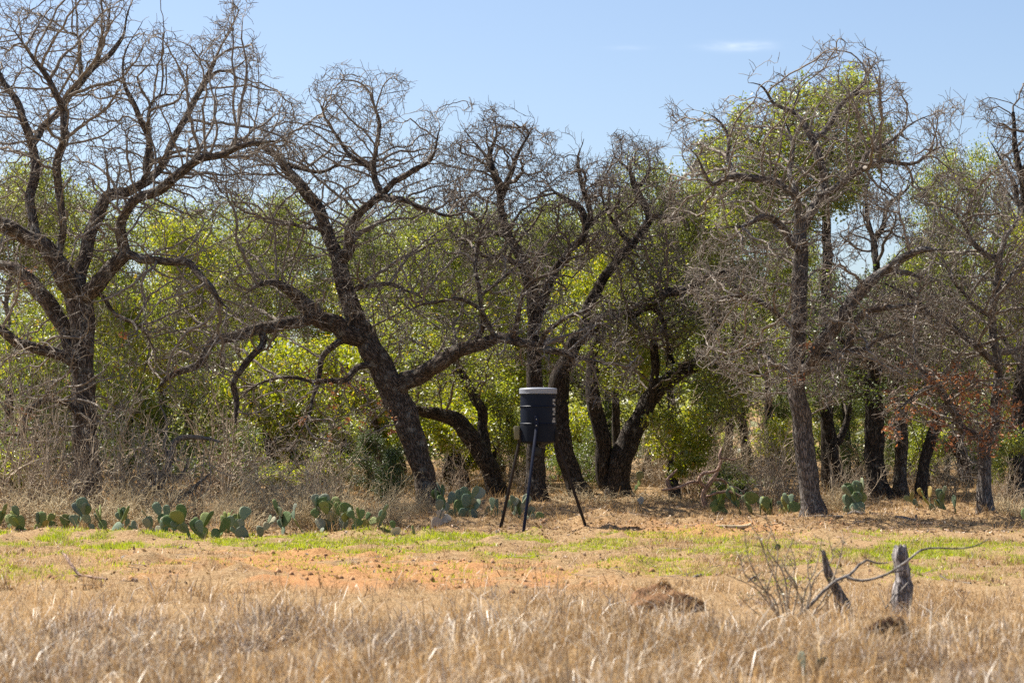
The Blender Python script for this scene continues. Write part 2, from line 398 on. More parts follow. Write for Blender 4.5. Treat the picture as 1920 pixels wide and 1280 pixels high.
def build_tubes(pos, par, rad, part, gnarl=0.10):
    """returns {part: (V, quads, bark)} for a node graph whose parents precede their children"""
    n = len(pos); par = np.asarray(par)
    lvl = np.zeros(n, int)
    for i in range(n):
        if par[i] >= 0: lvl[i] = lvl[par[i]] + 1
    pp = np.where(par < 0, np.arange(n), par)
    d = pos - pos[pp]; L = np.linalg.norm(d, axis=1)
    length = np.zeros(n)
    main = np.full(n, -1)
    order = np.argsort(rad, kind='stable')
    for i in order:
        if par[i] >= 0 and part[i] == part[par[i]]: main[par[i]] = i
    for i in np.where(main < 0)[0]: pass
    t = d / np.maximum(L, 1e-6)[:, None]
    roots = np.where(par < 0)[0]
    for r in roots:
        if main[r] >= 0: t[r] = t[main[r]]
    mt = main >= 0
    t2 = t.copy(); t2[mt] = t[mt] + t[main[mt]]
    t2 /= np.maximum(np.linalg.norm(t2, axis=1), 1e-6)[:, None]
    u = np.zeros((n, 3))
    for l in range(lvl.max() + 1):
        ix = np.where(lvl == l)[0]
        if l == 0:
            ref = np.tile(np.array([0.3, 1.0, 0.05]), (len(ix), 1))
        else:
            ref = u[par[ix]]; length[ix] = length[par[ix]] + L[ix]
        uu = ref - t2[ix] * np.sum(ref * t2[ix], 1)[:, None]
        bad = np.linalg.norm(uu, axis=1) < 1e-3
        if bad.any():
            uu[bad] = np.cross(t2[ix][bad], np.array([0.31, 0.52, 0.8]))
        u[ix] = uu / np.linalg.norm(uu, axis=1)[:, None]
    v = np.cross(t2, u)
    cat = cat_of(rad)
    res = {}
    has = par >= 0
    share = np.zeros(n, bool)
    ix = np.where(has)[0]
    share[ix] = (main[par[ix]] == ix) & (cat[par[ix]] == cat[ix]) & (part[par[ix]] == part[ix])
    for p in np.unique(part):
        VV = []; QQ = []; BB = []; off = 0
        for c in range(4):
            k = CATS[c][1]
            nod = np.where((part == p) & (cat == c))[0]
            if not len(nod): continue
            own = np.full(n, -1); own[nod] = off + np.arange(len(nod)) * k
            ang = np.arange(k) * 2 * math.pi / k
            def ring(pp_, uu_, vv_, rr_, ll_):
                rr2 = rr_[:, None] * np.ones(k)[None, :]
                if c <= 1:
                    ph = ll_[:, None]
                    rr2 = rr2 * (1 + gnarl * 0.6 * np.sin(2 * ang[None] + ph * 2.3) + gnarl * 0.5 * np.sin(3 * ang[None] - ph * 4.1 + 1) + gnarl * 0.45 * np.sin(5 * ang[None] + ph * 7.3) + gnarl * 0.5 * np.sin(ph * 11 + ang[None]))
                ca, sa = np.cos(ang), np.sin(ang)
                Vr = pp_[:, None, :] + rr2[..., None] * (ca[None, :, None] * uu_[:, None, :] + sa[None, :, None] * vv_[:, None, :])
                Br = np.stack([rr_[:, None] * ca[None], rr_[:, None] * sa[None], np.repeat(ll_[:, None], k, 1)], -1)
                return Vr.reshape(-1, 3), Br.reshape(-1, 3)
            a, b = ring(pos[nod], u[nod], v[nod], rad[nod], length[nod])
            VV.append(a); BB.append(b); off += len(a)
            e = nod[has[nod]]
            es = e[share[e]]; en = e[~share[e]]
            r1 = own[e]
            r0 = np.full(n, -1); r0[es] = own[par[es]]
            if len(en):
                pr = rad[en] * 1.12
                a, b = ring(pos[par[en]], u[en], v[en], np.minimum(pr, rad[par[en]]), length[par[en]])
                r0[en] = off + np.arange(len(en)) * k
                VV.append(a); BB.append(b); off += len(a)
            j = np.arange(k); j2 = (j + 1) % k
            A = r0[e][:, None]; B = r1[:, None]
            q = np.stack([A + j, A + j2, B + j2, B + j], -1).reshape(-1, 4)
            QQ.append(q)
        if QQ:
            res[int(p)] = (np.concatenate(VV), np.concatenate(QQ), np.concatenate(BB))
    return res

def in_poly(x, y, poly):
    poly = np.asarray(poly, float); inside = np.zeros(len(x), bool); j = len(poly) - 1
    for i in range(len(poly)):
        xi, yi = poly[i]; xj, yj = poly[j]
        c = ((yi > y) != (yj > y)) & (x < (xj - xi) * (y - yi) / (yj - yi + 1e-12) + xi)
        inside ^= c; j = i
    return inside

def colonize(pos, par, A, di, dk, step, iters, jitter=0.35, trop=(0, 0, 0.05), maxch=3, r=None, maxnodes=16000, cen=None, out=0.0, inertia=0.0):
    """space colonisation: grow nodes from pos/par towards the attractors A"""
    r = r or rng
    pos = [np.asarray(pos, np.float32)]; par = list(par)
    Pn = pos[0]
    A = np.asarray(A, np.float32)
    near = np.zeros(len(A), int); nd = np.full(len(A), 1e9, np.float32)
    for s in range(0, len(Pn), 256):
        D = np.linalg.norm(A[:, None] - Pn[None, s:s + 256], axis=2)
        m = D.argmin(1); dm = D[np.arange(len(A)), m]
        b = dm < nd; nd[b] = dm[b]; near[b] = m[b] + s
    alive = nd > dk
    A, near, nd = A[alive], near[alive], nd[alive]
    ch = np.zeros(len(Pn), int)
    _pa = np.array(par); _pp = np.where(_pa < 0, np.arange(len(_pa)), _pa)
    Dn = Pn - Pn[_pp]; Dn = Dn / np.maximum(np.linalg.norm(Dn, axis=1), 1e-6)[:, None]
    trop = np.asarray(trop, np.float32)
    for it in range(iters):
        if len(A) == 0 or len(Pn) > maxnodes: break
        act = (nd < di) & (ch[near] < maxch)
        if not act.any(): break
        ni = near[act]
        dirs = (A[act] - Pn[ni]) / np.maximum(nd[act], 1e-5)[:, None]
        un, inv = np.unique(ni, return_inverse=True)
        S = np.stack([np.bincount(inv, dirs[:, k], len(un)) for k in range(3)], -1)
        S /= np.maximum(np.linalg.norm(S, axis=1), 1e-6)[:, None]
        S = S + jitter * r.normal(size=S.shape) + trop + inertia * Dn[un] * (ch[un] == 0)[:, None]
        if cen is not None:
            O = Pn[un] - cen; O /= np.maximum(np.linalg.norm(O, axis=1), 1e-3)[:, None]; S = S + out * O
        S /= np.maximum(np.linalg.norm(S, axis=1), 1e-6)[:, None]
        new = (Pn[un] + step * S).astype(np.float32)
        ch[un] += 1
        base = len(Pn)
        Dn = np.concatenate([Dn, S])
        Pn = np.concatenate([Pn, new]); par.extend(un.tolist()); ch = np.concatenate([ch, np.zeros(len(new), int)])
        a2 = (A * A).sum(1)[:, None]; b2 = (new * new).sum(1)[None]
        D = np.sqrt(np.maximum(a2 + b2 - 2 * A @ new.T, 0))
        m = D.argmin(1); dm = D[np.arange(len(A)), m]
        b = dm < nd; nd[b] = dm[b]; near[b] = m[b] + base
        keep = nd > dk
        A, near, nd = A[keep], near[keep], nd[keep]
    return Pn.astype(float), np.array(par)

def pipe_radii(par, fixed, tip=0.0034, e=2.15):
    n = len(par); acc = np.zeros(n); rad = np.zeros(n)
    for i in range(n - 1, -1, -1):
        rad[i] = tip if acc[i] == 0 else acc[i] ** (1 / e)
        if fixed[i] > 0: rad[i] = fixed[i]
        p = par[i]
        if p >= 0: acc[p] += rad[i] ** e
    for i in range(n):
        p = par[i]
        if p >= 0 and fixed[i] <= 0: rad[i] = min(rad[i], rad[p] * 0.92 if fixed[p] > 0 else rad[p])
    return rad

def smooth_line(pts, step):
    """Catmull-Rom through pts (columns incl. radius), resampled about every step"""
    pts = np.asarray(pts, float)
    if len(pts) == 2: pts = np.array([pts[0], (pts[0] + pts[1]) / 2, pts[1]])
    Q = np.concatenate([[2 * pts[0] - pts[1]], pts, [2 * pts[-1] - pts[-2]]])
    out = []
    for i in range(1, len(Q) - 2):
        p0, p1, p2, p3 = Q[i - 1:i + 3]
        k = max(1, int(round(np.linalg.norm(p2[:3] - p1[:3]) / step)))
        t = (np.arange(k) / k)[:, None]
        out.append(0.5 * ((2 * p1) + (-p0 + p2) * t + (2 * p0 - 5 * p1 + 4 * p2 - p3) * t ** 2 + (-p0 + 3 * p1 - 3 * p2 + p3) * t ** 3))
    out.append(Q[-2][None])
    return np.concatenate(out)

def add_twigs(pos, par, rad, part, count, seg=(0.06, 0.13), nseg=2, thr=0.012, tip=0.0042, up=0.3, pid=99, r=None):
    """short last twigs on thin branches"""
    r = r or rng
    cand = np.where((rad < thr) & (np.arange(len(rad)) > 0) & (part == pid))[0]
    if not len(cand): return pos, par, rad, part
    src = r.choice(cand, count)
    cur = src; P0 = pos[src]
    pd = pos[src] - pos[par[src]]; pd /= np.maximum(np.linalg.norm(pd, axis=1), 1e-6)[:, None]
    dr = pd * 0.8 + r.normal(size=pd.shape) * 0.6 + np.array([0, 0, up])
    for s in range(nseg):
        dr = dr + r.normal(size=dr.shape) * 0.35
        dr /= np.linalg.norm(dr, axis=1)[:, None]
        P1 = P0 + dr * r.uniform(seg[0], seg[1], (count, 1))
        idx = len(pos) + np.arange(count)
        pos = np.concatenate([pos, P1]); par = np.concatenate([par, cur])
        rad = np.concatenate([rad, np.minimum(rad[cur], tip * (1 - 0.25 * s) * r.uniform(0.8, 1.3, count))])
        part = np.concatenate([part, np.full(count, pid)])
        cur = idx; P0 = P1
    return pos, par, rad, part

def traced_skeleton(Y, trunk, limbs, r_scale=1.0, step=0.11, r=None):
    r = r or rng
    k = Y / F
    pos = []; par = []; fix = []; part = []; pix = []
    def addline(pts3, parent, pid):
        line = smooth_line(pts3, step)
        nn = len(line); s = np.linspace(0, 1, nn)
        ln = np.concatenate([[0], np.cumsum(np.linalg.norm(np.diff(line[:, :3], axis=0), axis=1))])
        for ax in range(3):
            am = 0.035 if ax != 1 else 0.08
            w = sum(am / f ** 0.7 * np.sin(ln * f * 2.1 + r.uniform(0, 6.28)) for f in (1, 2.3, 4.1))
            line[:, ax] += w * np.minimum(1, s * 6) * (0.35 if pid == 0 else 1)
        cur = parent
        for i in range(nn):
            if i == 0 and parent >= 0: continue
            pos.append(line[i, :3]); par.append(cur); fix.append(max(line[i, 3], 0.0055)); part.append(pid); cur = len(pos) - 1
    # trunk
    g = P(trunk[0][0], trunk[0][1], Y)
    z0 = H(g[0], Y)
    pts = [np.array([g[0] - 0.02, Y, z0 - 0.18, trunk[0][2] * k * 1.35]), np.array([g[0], Y, z0 + 0.02, trunk[0][2] * k * 1.15])]
    for (x, y, rr) in trunk[1:]:
        pts.append(np.append(P(x, y, Y), rr * k * r_scale))
    addline(pts, -1, 0)
    for li, (dz, pl) in enumerate(limbs):
        PP = np.array(pos)
        # nearest node in the photo plane
        tgt = P(pl[0][0], pl[0][1], Y)
        sc_ = Y / PP[:, 1]
        dx = PP[:, 0] * sc_ - tgt[0]; dzv = (PP[:, 2] - CAM_Z) * sc_ + CAM_Z - tgt[2]
        j = int(np.argmin(dx * dx + dzv * dzv))
        y0 = PP[j, 1]
        nl = len(pl)
        pts = [np.append(PP[j], pl[0][2] * k * 0.92)]
        for q, (x, y, rr) in enumerate(pl[1:], 1):
            yy = y0 + dz * (q / (nl - 1)) ** 0.8
            pts.append(np.append(P(x, y, yy), rr * k * (0.84 if rr < 12 else 0.95) * (1 - 0.78 * (q / (nl - 1)) ** 3 * (rr < 6))))
        addline(pts, j, li + 1)
    return np.array(pos), np.array(par), np.array(fix), np.array(part), z0, g

TRI = {}
def oak(name, label, Y, trunk, limbs, envs, bark, twig, cat="tree", step=0.10, twigs=5000, leaves=None, seed=1, jitter=0.33, di=1.3, tip=0.0056, maxnodes=14000, group="bare oaks along the wood's edge"):
    r = np.random.default_rng(seed); maxnodes = int(maxnodes * 1.3)
    pos, par, fix, part, z0, g = traced_skeleton(Y, trunk, limbs, r=r)
    A = []
    for (poly, thick, n, yo) in envs:
        poly = np.array(poly, float)
        lo, hi = poly.min(0), poly.max(0)
        n = int(n * 1.7)
        q = r.uniform(lo - 45, hi + 45, (n * 5, 2))
        wx = 130 * (vnoise(q[:, 0] / 42, q[:, 1] / 42, seed) - 0.5); wy = 130 * (vnoise(q[:, 0] / 42, q[:, 1] / 42, seed + 5) - 0.5) - 22
        q = q[in_poly(q[:, 0] + wx, q[:, 1] + wy, poly)][:n]
        off = yo + thick * r.uniform(-1, 1, len(q))
        A.append(PA(q[:, 0], q[:, 1], Y + off))
    A = np.concatenate(A); r.shuffle(A)
    n0 = len(pos)
    # only limbs, and the trunk above head height, sprout
    A1 = A[:max(60, len(A) // 5)]; jit = float(r.uniform(0.34, 0.52))
    cc = np.median(pos, 0); cc[2] -= 0.8
    pos2, par2 = colonize(pos, par, A1, 3.2, 0.33, 0.13, 60, jit * 0.8, trop=(0, 0, 0.22), r=r, maxch=2, maxnodes=n0 + 5000, cen=cc, out=0.35, inertia=0.6)
    pos2, par2 = colonize(pos2, par2, A, 0.85, 0.12, 0.085, 60, jit, trop=(0, 0, 0.22), r=r, maxch=3, maxnodes=maxnodes, cen=cc, out=0.2, inertia=0.55)
    fix2 = np.zeros(len(pos2)); fix2[:n0] = fix
    part2 = np.full(len(pos2), 99); part2[:n0] = part
    rad = pipe_radii(par2, fix2, tip)
    if twigs: pos2, par2, rad, part2 = add_twigs(pos2, par2, rad, part2, int(twigs * 1.25), r=r)
    T = build_tubes(pos2, par2, rad, part2)
    base = np.array([g[0], Y, z0])
    root = thing(name, base, label, cat, group)
    nt_ = 0
    for p, (V, q, b) in T.items():
        nm = "trunk" if p == 0 else ("limb" if p < 99 else "twigs")
        o = mesh_obj(nm, V, quads=q, mat=M[bark] if p < 99 else M[twig], parent=root, origin=base, smooth=True, attrs={"bark": ('FLOAT_VECTOR', b)})
        if p == 99: o["kind"] = "stuff"
        nt_ += 2 * len(q)
    if leaves:
        for (poly, n, matn, size, lname) in leaves:
            poly = np.array(poly, float)
            cand = np.where(rad < 0.008)[0]
            C = pos2[cand]
            px = 960 + C[:, 0] / C[:, 1] * F; py = 800 - (C[:, 2] - CAM_Z) / C[:, 1] * F
            c2 = cand[in_poly(px, py, poly)]
            if not len(c2): continue
            # leaves come in bunches
            bun = r.choice(c2, max(1, n // (9 if lname == 'dead_leaves' else 40)))
            cen = pos2[r.choice(bun, n)] + r.normal(size=(n, 3)) * (0.05 if lname == 'dead_leaves' else 0.12)
            leaf_mesh(lname, cen, size, M[matn], root, base, r)
            nt_ += 2 * n
    TRI[name] = nt_
    return root

def leaf_arrays(cen, size, r, flat=0.25, aspect=0.52):
    n = len(cen)
    d = r.normal(size=(n, 3)); d[:, 2] *= 0.7; d /= np.linalg.norm(d, axis=1)[:, None]
    w = np.cross(d, r.normal(size=(n, 3)) * 0.8 + np.array([0, 0, 1.0])); w /= np.maximum(np.linalg.norm(w, axis=1), 1e-6)[:, None]
    nn = np.cross(d, w)
    s = size * r.uniform(0.65, 1.35, n)[:, None]
    b = cen - d * s * 0.5; t = cen + d * s * 0.5
    c = cen + d * s * 0.06
    l = c + w * s * aspect * 0.5 + nn * s * flat * 0.35; rr = c - w * s * aspect * 0.5 + nn * s * flat * 0.35
    V = np.stack([b, l, t, rr], 1).reshape(-1, 3)
    q = np.arange(n * 4).reshape(-1, 4)
    tris = np.concatenate([q[:, [0, 1, 2]], q[:, [0, 2, 3]]])
    return V, tris

def leaf_mesh(name, cen, size, mat, parent, origin, r):
    V, t = leaf_arrays(cen, size, r)
    o = mesh_obj(name, V, tris=t, mat=mat, parent=parent, origin=origin)
    return o

# ------------------------------------------------------------------ the traced oaks at the wood's edge
oak("bare_oak", "massive bare oak with thick spreading limbs behind the leftmost cacti", 43.5,
    [(163, 965, 30), (163, 900, 25), (161, 820, 23), (158, 750, 22), (155, 680, 22), (153, 630, 23), (149, 575, 25), (146, 545, 26)],
    [(-1.2, [(148, 560, 20), (128, 520, 20), (108, 492, 18), (75, 463, 17), (35, 438, 16), (2, 425, 15), (-30, 390, 12), (-50, 330, 9)]),
     (0.8, [(155, 690, 15), (122, 630, 15), (95, 570, 15), (62, 532, 14), (30, 508, 12), (-10, 490, 10), (-50, 460, 8)]),
     (-0.6, [(150, 555, 16), (175, 542, 16), (200, 515, 15), (235, 480, 14)]),
     (-1.2, [(235, 480, 12), (228, 440, 12), (237, 400, 11), (258, 370, 11), (300, 350, 11), (340, 325, 10), (380, 300, 9), (425, 287, 8), (475, 270, 6), (525, 262, 4)]),
     (-2.0, [(235, 480, 10), (270, 483, 9), (310, 490, 9), (350, 500, 8), (380, 522, 7), (400, 548, 6), (430, 575, 4), (460, 590, 3)]),
     (1.0, [(150, 545, 16), (155, 500, 14), (163, 450, 14), (182, 405, 13), (205, 367, 12), (245, 352, 11), (280, 338, 10)]),
     (0.6, [(278, 338, 8), (272, 310, 8), (273, 270, 7.5), (268, 225, 7), (247, 180, 6), (232, 140, 5), (240, 90, 4), (262, 40, 3)]),
     (1.3, [(285, 338, 9), (300, 315, 9), (322, 265, 8.5), (345, 222, 8), (368, 185, 7), (392, 145, 6), (408, 100, 4.5), (430, 55, 3), (445, 25, 2)]),
     (0.8, [(368, 185, 5), (400, 142, 4), (440, 130, 3.5), (480, 95, 2)]),
     (-0.4, [(268, 345, 6), (282, 295, 5), (282, 230, 5), (300, 185, 4), (350, 175, 3)]),
     (0.9, [(70, 462, 11), (62, 400, 11), (60, 335, 11), (58, 275, 10), (40, 210, 9), (15, 160, 7), (-10, 110, 5)]),
     (1.6, [(58, 275, 9), (80, 235, 9), (112, 205, 8.5), (140, 170, 8), (180, 130, 7), (215, 92, 6), (232, 50, 4.5), (245, 0, 3), (250, -40, 2)]),
     (-0.7, [(118, 495, 8), (112, 420, 9), (112, 310, 9), (125, 255, 9), (118, 200, 8.5), (98, 165, 7.5), (70, 125, 6), (42, 80, 5), (15, 40, 3.5)]),
     (0.4, [(150, 160, 5), (150, 110, 5), (152, 75, 4), (120, 60, 3), (60, 20, 2)]),
     (0.6, [(185, 125, 4), (192, 90, 4), (190, 60, 3.5), (205, 20, 2.5), (208, -30, 2)]),
     (-1.5, [(150, 690, 12), (112, 667, 12), (60, 652, 11), (30, 637, 11), (-20, 605, 9)]),
     (-1.6, [(150, 780, 8), (136, 765, 8), (118, 750, 7), (85, 755, 7), (60, 775, 7), (45, 812, 6), (0, 810, 5)]),
     (0.5, [(175, 545, 6), (196, 560, 5), (220, 590, 5), (270, 620, 4), (300, 660, 3)])],
    [([(-60, -50), (275, -50), (300, 30), (380, 60), (455, 8), (500, 70), (525, 130), (560, 200), (560, 300), (500, 350), (430, 420), (300, 430), (150, 470), (-60, 420)], 2.2, 4300, 0.2),
     ([(-60, 420), (150, 470), (300, 430), (420, 430), (480, 560), (400, 700), (250, 780), (100, 830), (-60, 860)], 2.0, 1900, -0.6)],
    'bark_oak', 'twig', seed=11, twigs=7000, maxnodes=15000,
    leaves=[([(0, 500), (330, 500), (330, 800), (0, 800)], 130, 'leaf_rust', 0.075, "dead_leaves")])

oak("bare_oak", "leaning bare oak with arching limbs left of the feeder", 46.0,
    [(803, 948, 25), (797, 900, 21), (785, 850, 22), (766, 800, 23), (746, 752, 25), (720, 700, 25), (697, 657, 24), (678, 620, 21), (664, 588, 17), (648, 540, 16), (636, 492, 15)],
    [(1.2, [(636, 492, 14), (616, 442, 13.5), (600, 402, 13), (576, 366, 12), (552, 336, 11), (530, 305, 9.5), (503, 280, 7.5), (468, 263, 6), (430, 258, 4), (400, 280, 3)]),
     (-0.8, [(638, 495, 13), (650, 470, 13), (658, 438, 12), (672, 403, 10), (700, 377, 9), (718, 364, 9)]),
     (-0.7, [(718, 364, 7), (750, 340, 6.5), (772, 315, 6), (802, 300, 4.5), (822, 250, 3), (835, 225, 2)]),
     (0.8, [(716, 366, 7.5), (701, 342, 7), (695, 322, 6.5), (668, 300, 6), (632, 256, 5), (612, 215, 4), (598, 175, 2.5)]),
     (0.2, [(700, 335, 6), (705, 300, 5.5), (708, 255, 5), (706, 215, 4.5), (696, 175, 3.5), (690, 140, 2)]),
     (-1.2, [(720, 364, 6.5), (748, 374, 6), (782, 392, 5), (825, 402, 4.5), (880, 398, 3.5), (920, 405, 2)]),
     (-0.5, [(535, 308, 6), (570, 318, 5), (610, 325, 4.5), (640, 300, 3.5), (660, 250, 2)]),
     (-1.3, [(682, 640, 20), (652, 628, 19), (628, 607, 18), (598, 597, 17), (570, 574, 16), (551, 545, 12), (526, 530, 9), (490, 537, 6), (455, 560, 4)]),
     (-1.2, [(585, 592, 13), (555, 602, 13), (525, 611, 12.5), (475, 621, 12), (430, 634, 11), (400, 643, 10), (370, 680, 9), (322, 700, 7), (290, 740, 4)]),
     (-0.5, [(492, 618, 8), (487, 650, 8), (457, 684, 7), (442, 725, 6.5), (444, 765, 6), (446, 808, 4)]),
     (-0.6, [(670, 640, 8), (610, 660, 6.5), (596, 700, 6), (575, 775, 5), (560, 830, 3)]),
     (-1.0, [(700, 690, 9), (672, 685, 8), (640, 712, 7), (580, 712, 5), (520, 712, 4.5), (470, 735, 4), (425, 760, 3)]),
     (-1.8, [(748, 730, 21), (782, 704, 18), (825, 680, 16), (866, 655, 14), (900, 641, 12), (940, 635, 11), (985, 650, 10), (1035, 657, 9), (1080, 668, 7), (1122, 676, 5), (1160, 690, 3)]),
     (-0.7, [(893, 640, 7), (900, 600, 6), (901, 550, 5.5), (894, 482, 5), (918, 415, 4), (945, 380, 2.5)]),
     (0.8, [(905, 560, 4), (940, 520, 4), (985, 480, 3.5), (1000, 430, 2.5)]),
     (-0.8, [(960, 630, 6), (972, 600, 6), (990, 545, 5), (1045, 505, 4), (1080, 470, 3)]),
     (-1.2, [(1010, 650, 6), (1035, 615, 5.5), (1060, 592, 5), (1110, 572, 4), (1160, 540, 3)]),
     (-0.9, [(930, 640, 6), (905, 585, 5), (850, 560, 4.5), (790, 570, 4), (740, 590, 3)]),
     (-0.9, [(657, 545, 5), (720, 530, 5), (770, 545, 4), (830, 570, 3)]),
     (1.0, [(610, 430, 5), (560, 425, 4.5), (500, 410, 4), (450, 395, 3)])],
    [([(390, 270), (480, 220), (560, 210), (590, 150), (690, 130), (745, 170), (770, 240), (830, 215), (860, 330), (930, 420), (800, 470), (650, 440), (470, 470), (380, 400)], 1.9, 2600, 0.2),
     ([(400, 470), (650, 450), (800, 470), (940, 420), (1080, 480), (1190, 560), (1190, 690), (1000, 720), (860, 610), (700, 610), (600, 560), (470, 640), (330, 720), (300, 640)], 1.8, 2500, -0.8),
     ([(420, 650), (640, 640), (720, 760), (700, 850), (480, 840), (400, 760)], 1.3, 450, -0.6)],
    'bark_oak', 'twig', seed=12, twigs=7000, maxnodes=15000,
    leaves=[([(560, 690), (760, 690), (760, 860), (560, 860)], 260, 'leaf_rust', 0.085, "dead_leaves")])

oak("bare_oak", "tall straight grey oak with forked bare crown right of the feeder", 42.0,
    [(1524, 976, 25), (1520, 935, 21), (1514, 885, 20), (1505, 815, 18), (1496, 740, 16.5), (1495, 675, 16), (1497, 600, 15), (1498, 540, 14.5), (1500, 480, 13), (1501, 438, 12.5)],
    [(0.8, [(1501, 440, 12), (1512, 408, 11), (1535, 370, 11), (1541, 330, 10), (1535, 295, 9), (1525, 260, 8), (1508, 232, 6), (1487, 210, 5), (1500, 172, 4), (1494, 138, 2.5)]),
     (-0.6, [(1490, 212, 4), (1452, 190, 4), (1420, 160, 3), (1400, 155, 2)]),
     (1.2, [(1526, 262, 7), (1552, 238, 6.5), (1582, 193, 6), (1612, 158, 5), (1632, 130, 3.5), (1672, 112, 2)]),
     (0.5, [(1600, 178, 4), (1635, 165, 3.5), (1660, 180, 2)]),
     (-0.9, [(1537, 366, 9), (1562, 355, 8.5), (1602, 330, 8), (1642, 310, 7), (1704, 304, 5.5), (1742, 284, 4), (1792, 262, 2.5)]),
     (0.6, [(1610, 326, 5), (1634, 282, 5), (1680, 258, 4), (1712, 228, 3), (1772, 204, 2)]),
     (-1.1, [(1499, 440, 10), (1487, 372, 9.5), (1470, 355, 9), (1446, 340, 8.5), (1402, 327, 8), (1370, 327, 7), (1341, 344, 6), (1325, 328, 5), (1305, 295, 4), (1278, 275, 2.5)]),
     (0.5, [(1376, 326, 5), (1370, 295, 5), (1362, 238, 4), (1316, 214, 2.5)]),
     (0.7, [(1487, 375, 7), (1485, 330, 6.5), (1487, 262, 5), (1470, 215, 3)]),
     (-1.3, [(1499, 470, 9), (1477, 440, 8.5), (1456, 418, 8), (1425, 412, 7), (1380, 426, 5), (1330, 430, 3.5)]),
     (-1.6, [(1506, 700, 14), (1522, 684, 13.5), (1546, 635, 13.5), (1580, 590, 13), (1612, 549, 12), (1650, 514, 10.5), (1682, 490, 9), (1732, 470, 7), (1780, 468, 4)]),
     (-0.8, [(1530, 670, 8), (1582, 660, 8), (1605, 607, 7.5), (1628, 588, 7), (1672, 575, 6), (1720, 570, 4)]),
     (0.9, [(1535, 660, 7), (1602, 660, 7), (1656, 630, 6), (1700, 620, 4)]),
     (-1.0, [(1497, 620, 7), (1460, 600, 6), (1410, 560, 5), (1360, 555, 4), (1310, 580, 2.5)]),
     (-1.4, [(1496, 700, 6), (1470, 690, 6), (1430, 660, 5), (1380, 660, 4), (1330, 690, 2.5)]),
     (0.6, [(1650, 516, 6), (1700, 515, 6), (1745, 520, 4)])],
    [([(1275, 265), (1310, 205), (1400, 150), (1480, 130), (1560, 110), (1680, 110), (1690, 170), (1775, 200), (1795, 270), (1740, 330), (1620, 370), (1560, 420), (1480, 470), (1320, 440), (1280, 340)], 1.9, 2000, 0.1),
     ([(1300, 440), (1480, 450), (1600, 470), (1760, 440), (1790, 560), (1720, 680), (1600, 720), (1380, 720), (1300, 640)], 1.8, 2200, -0.9)],
    'bark_grey', 'twig', seed=13, twigs=6000, maxnodes=12000,
    leaves=[([(1480, 640), (1760, 640), (1760, 760), (1480, 760)], 60, 'leaf_rust', 0.07, "dead_leaves")])

oak("bare_oak", "small forked oak holding clumps of rust-brown dead leaves", 43.0,
    [(1846, 966, 17), (1846, 900, 13.5), (1844, 845, 13), (1846, 824, 14)],
    [(-0.9, [(1846, 826, 10), (1818, 809, 9.5), (1800, 789, 9), (1789, 766, 8.5), (1772, 741, 8), (1755, 721, 7), (1738, 707, 6), (1710, 680, 4)]),
     (0.2, [(1848, 830, 12), (1862, 803, 11.5), (1867, 752, 11), (1868, 715, 10.5), (1869, 668, 10), (1865, 625, 10), (1862, 570, 9.5), (1874, 512, 9), (1871, 480, 8.5)]),
     (-0.8, [(1871, 482, 7), (1842, 470, 6.5), (1821, 450, 6), (1810, 428, 5), (1780, 400, 3.5), (1740, 385, 2)]),
     (0.8, [(1871, 480, 7), (1884, 455, 6.5), (1900, 420, 5), (1915, 370, 3)]),
     (-1.2, [(1868, 690, 8), (1840, 658, 8), (1815, 630, 7.5), (1780, 601, 7), (1732, 580, 6.5), (1710, 560, 6), (1655, 537, 4), (1620, 535, 2)]),
     (0.9, [(1869, 665, 8), (1885, 655, 8), (1925, 650, 7), (1975, 630, 5)]),
     (-1.0, [(1765, 732, 5), (1735, 733, 5), (1705, 745, 4.5), (1682, 762, 3)]),
     (-0.8, [(1864, 600, 6), (1835, 575, 5), (1800, 545, 4.5), (1770, 500, 3)]),
     (0.7, [(1870, 540, 6), (1900, 510, 5), (1935, 480, 4)])],
    [([(1720, 380), (1800, 350), (1930, 330), (1980, 400), (1980, 620), (1880, 700), (1700, 690), (1600, 560), (1700, 480)], 1.7, 2300, -0.2),
     ([(1660, 680), (1790, 690), (1900, 690), (1930, 800), (1880, 860), (1780, 800), (1680, 790)], 1.2, 550, -0.4)],
    'bark_grey', 'twig', seed=14, twigs=5000, maxnodes=9000,
    leaves=[([(1660, 685), (1915, 685), (1915, 850), (1660, 850)], 1600, 'leaf_rust', 0.085, "dead_leaves")])

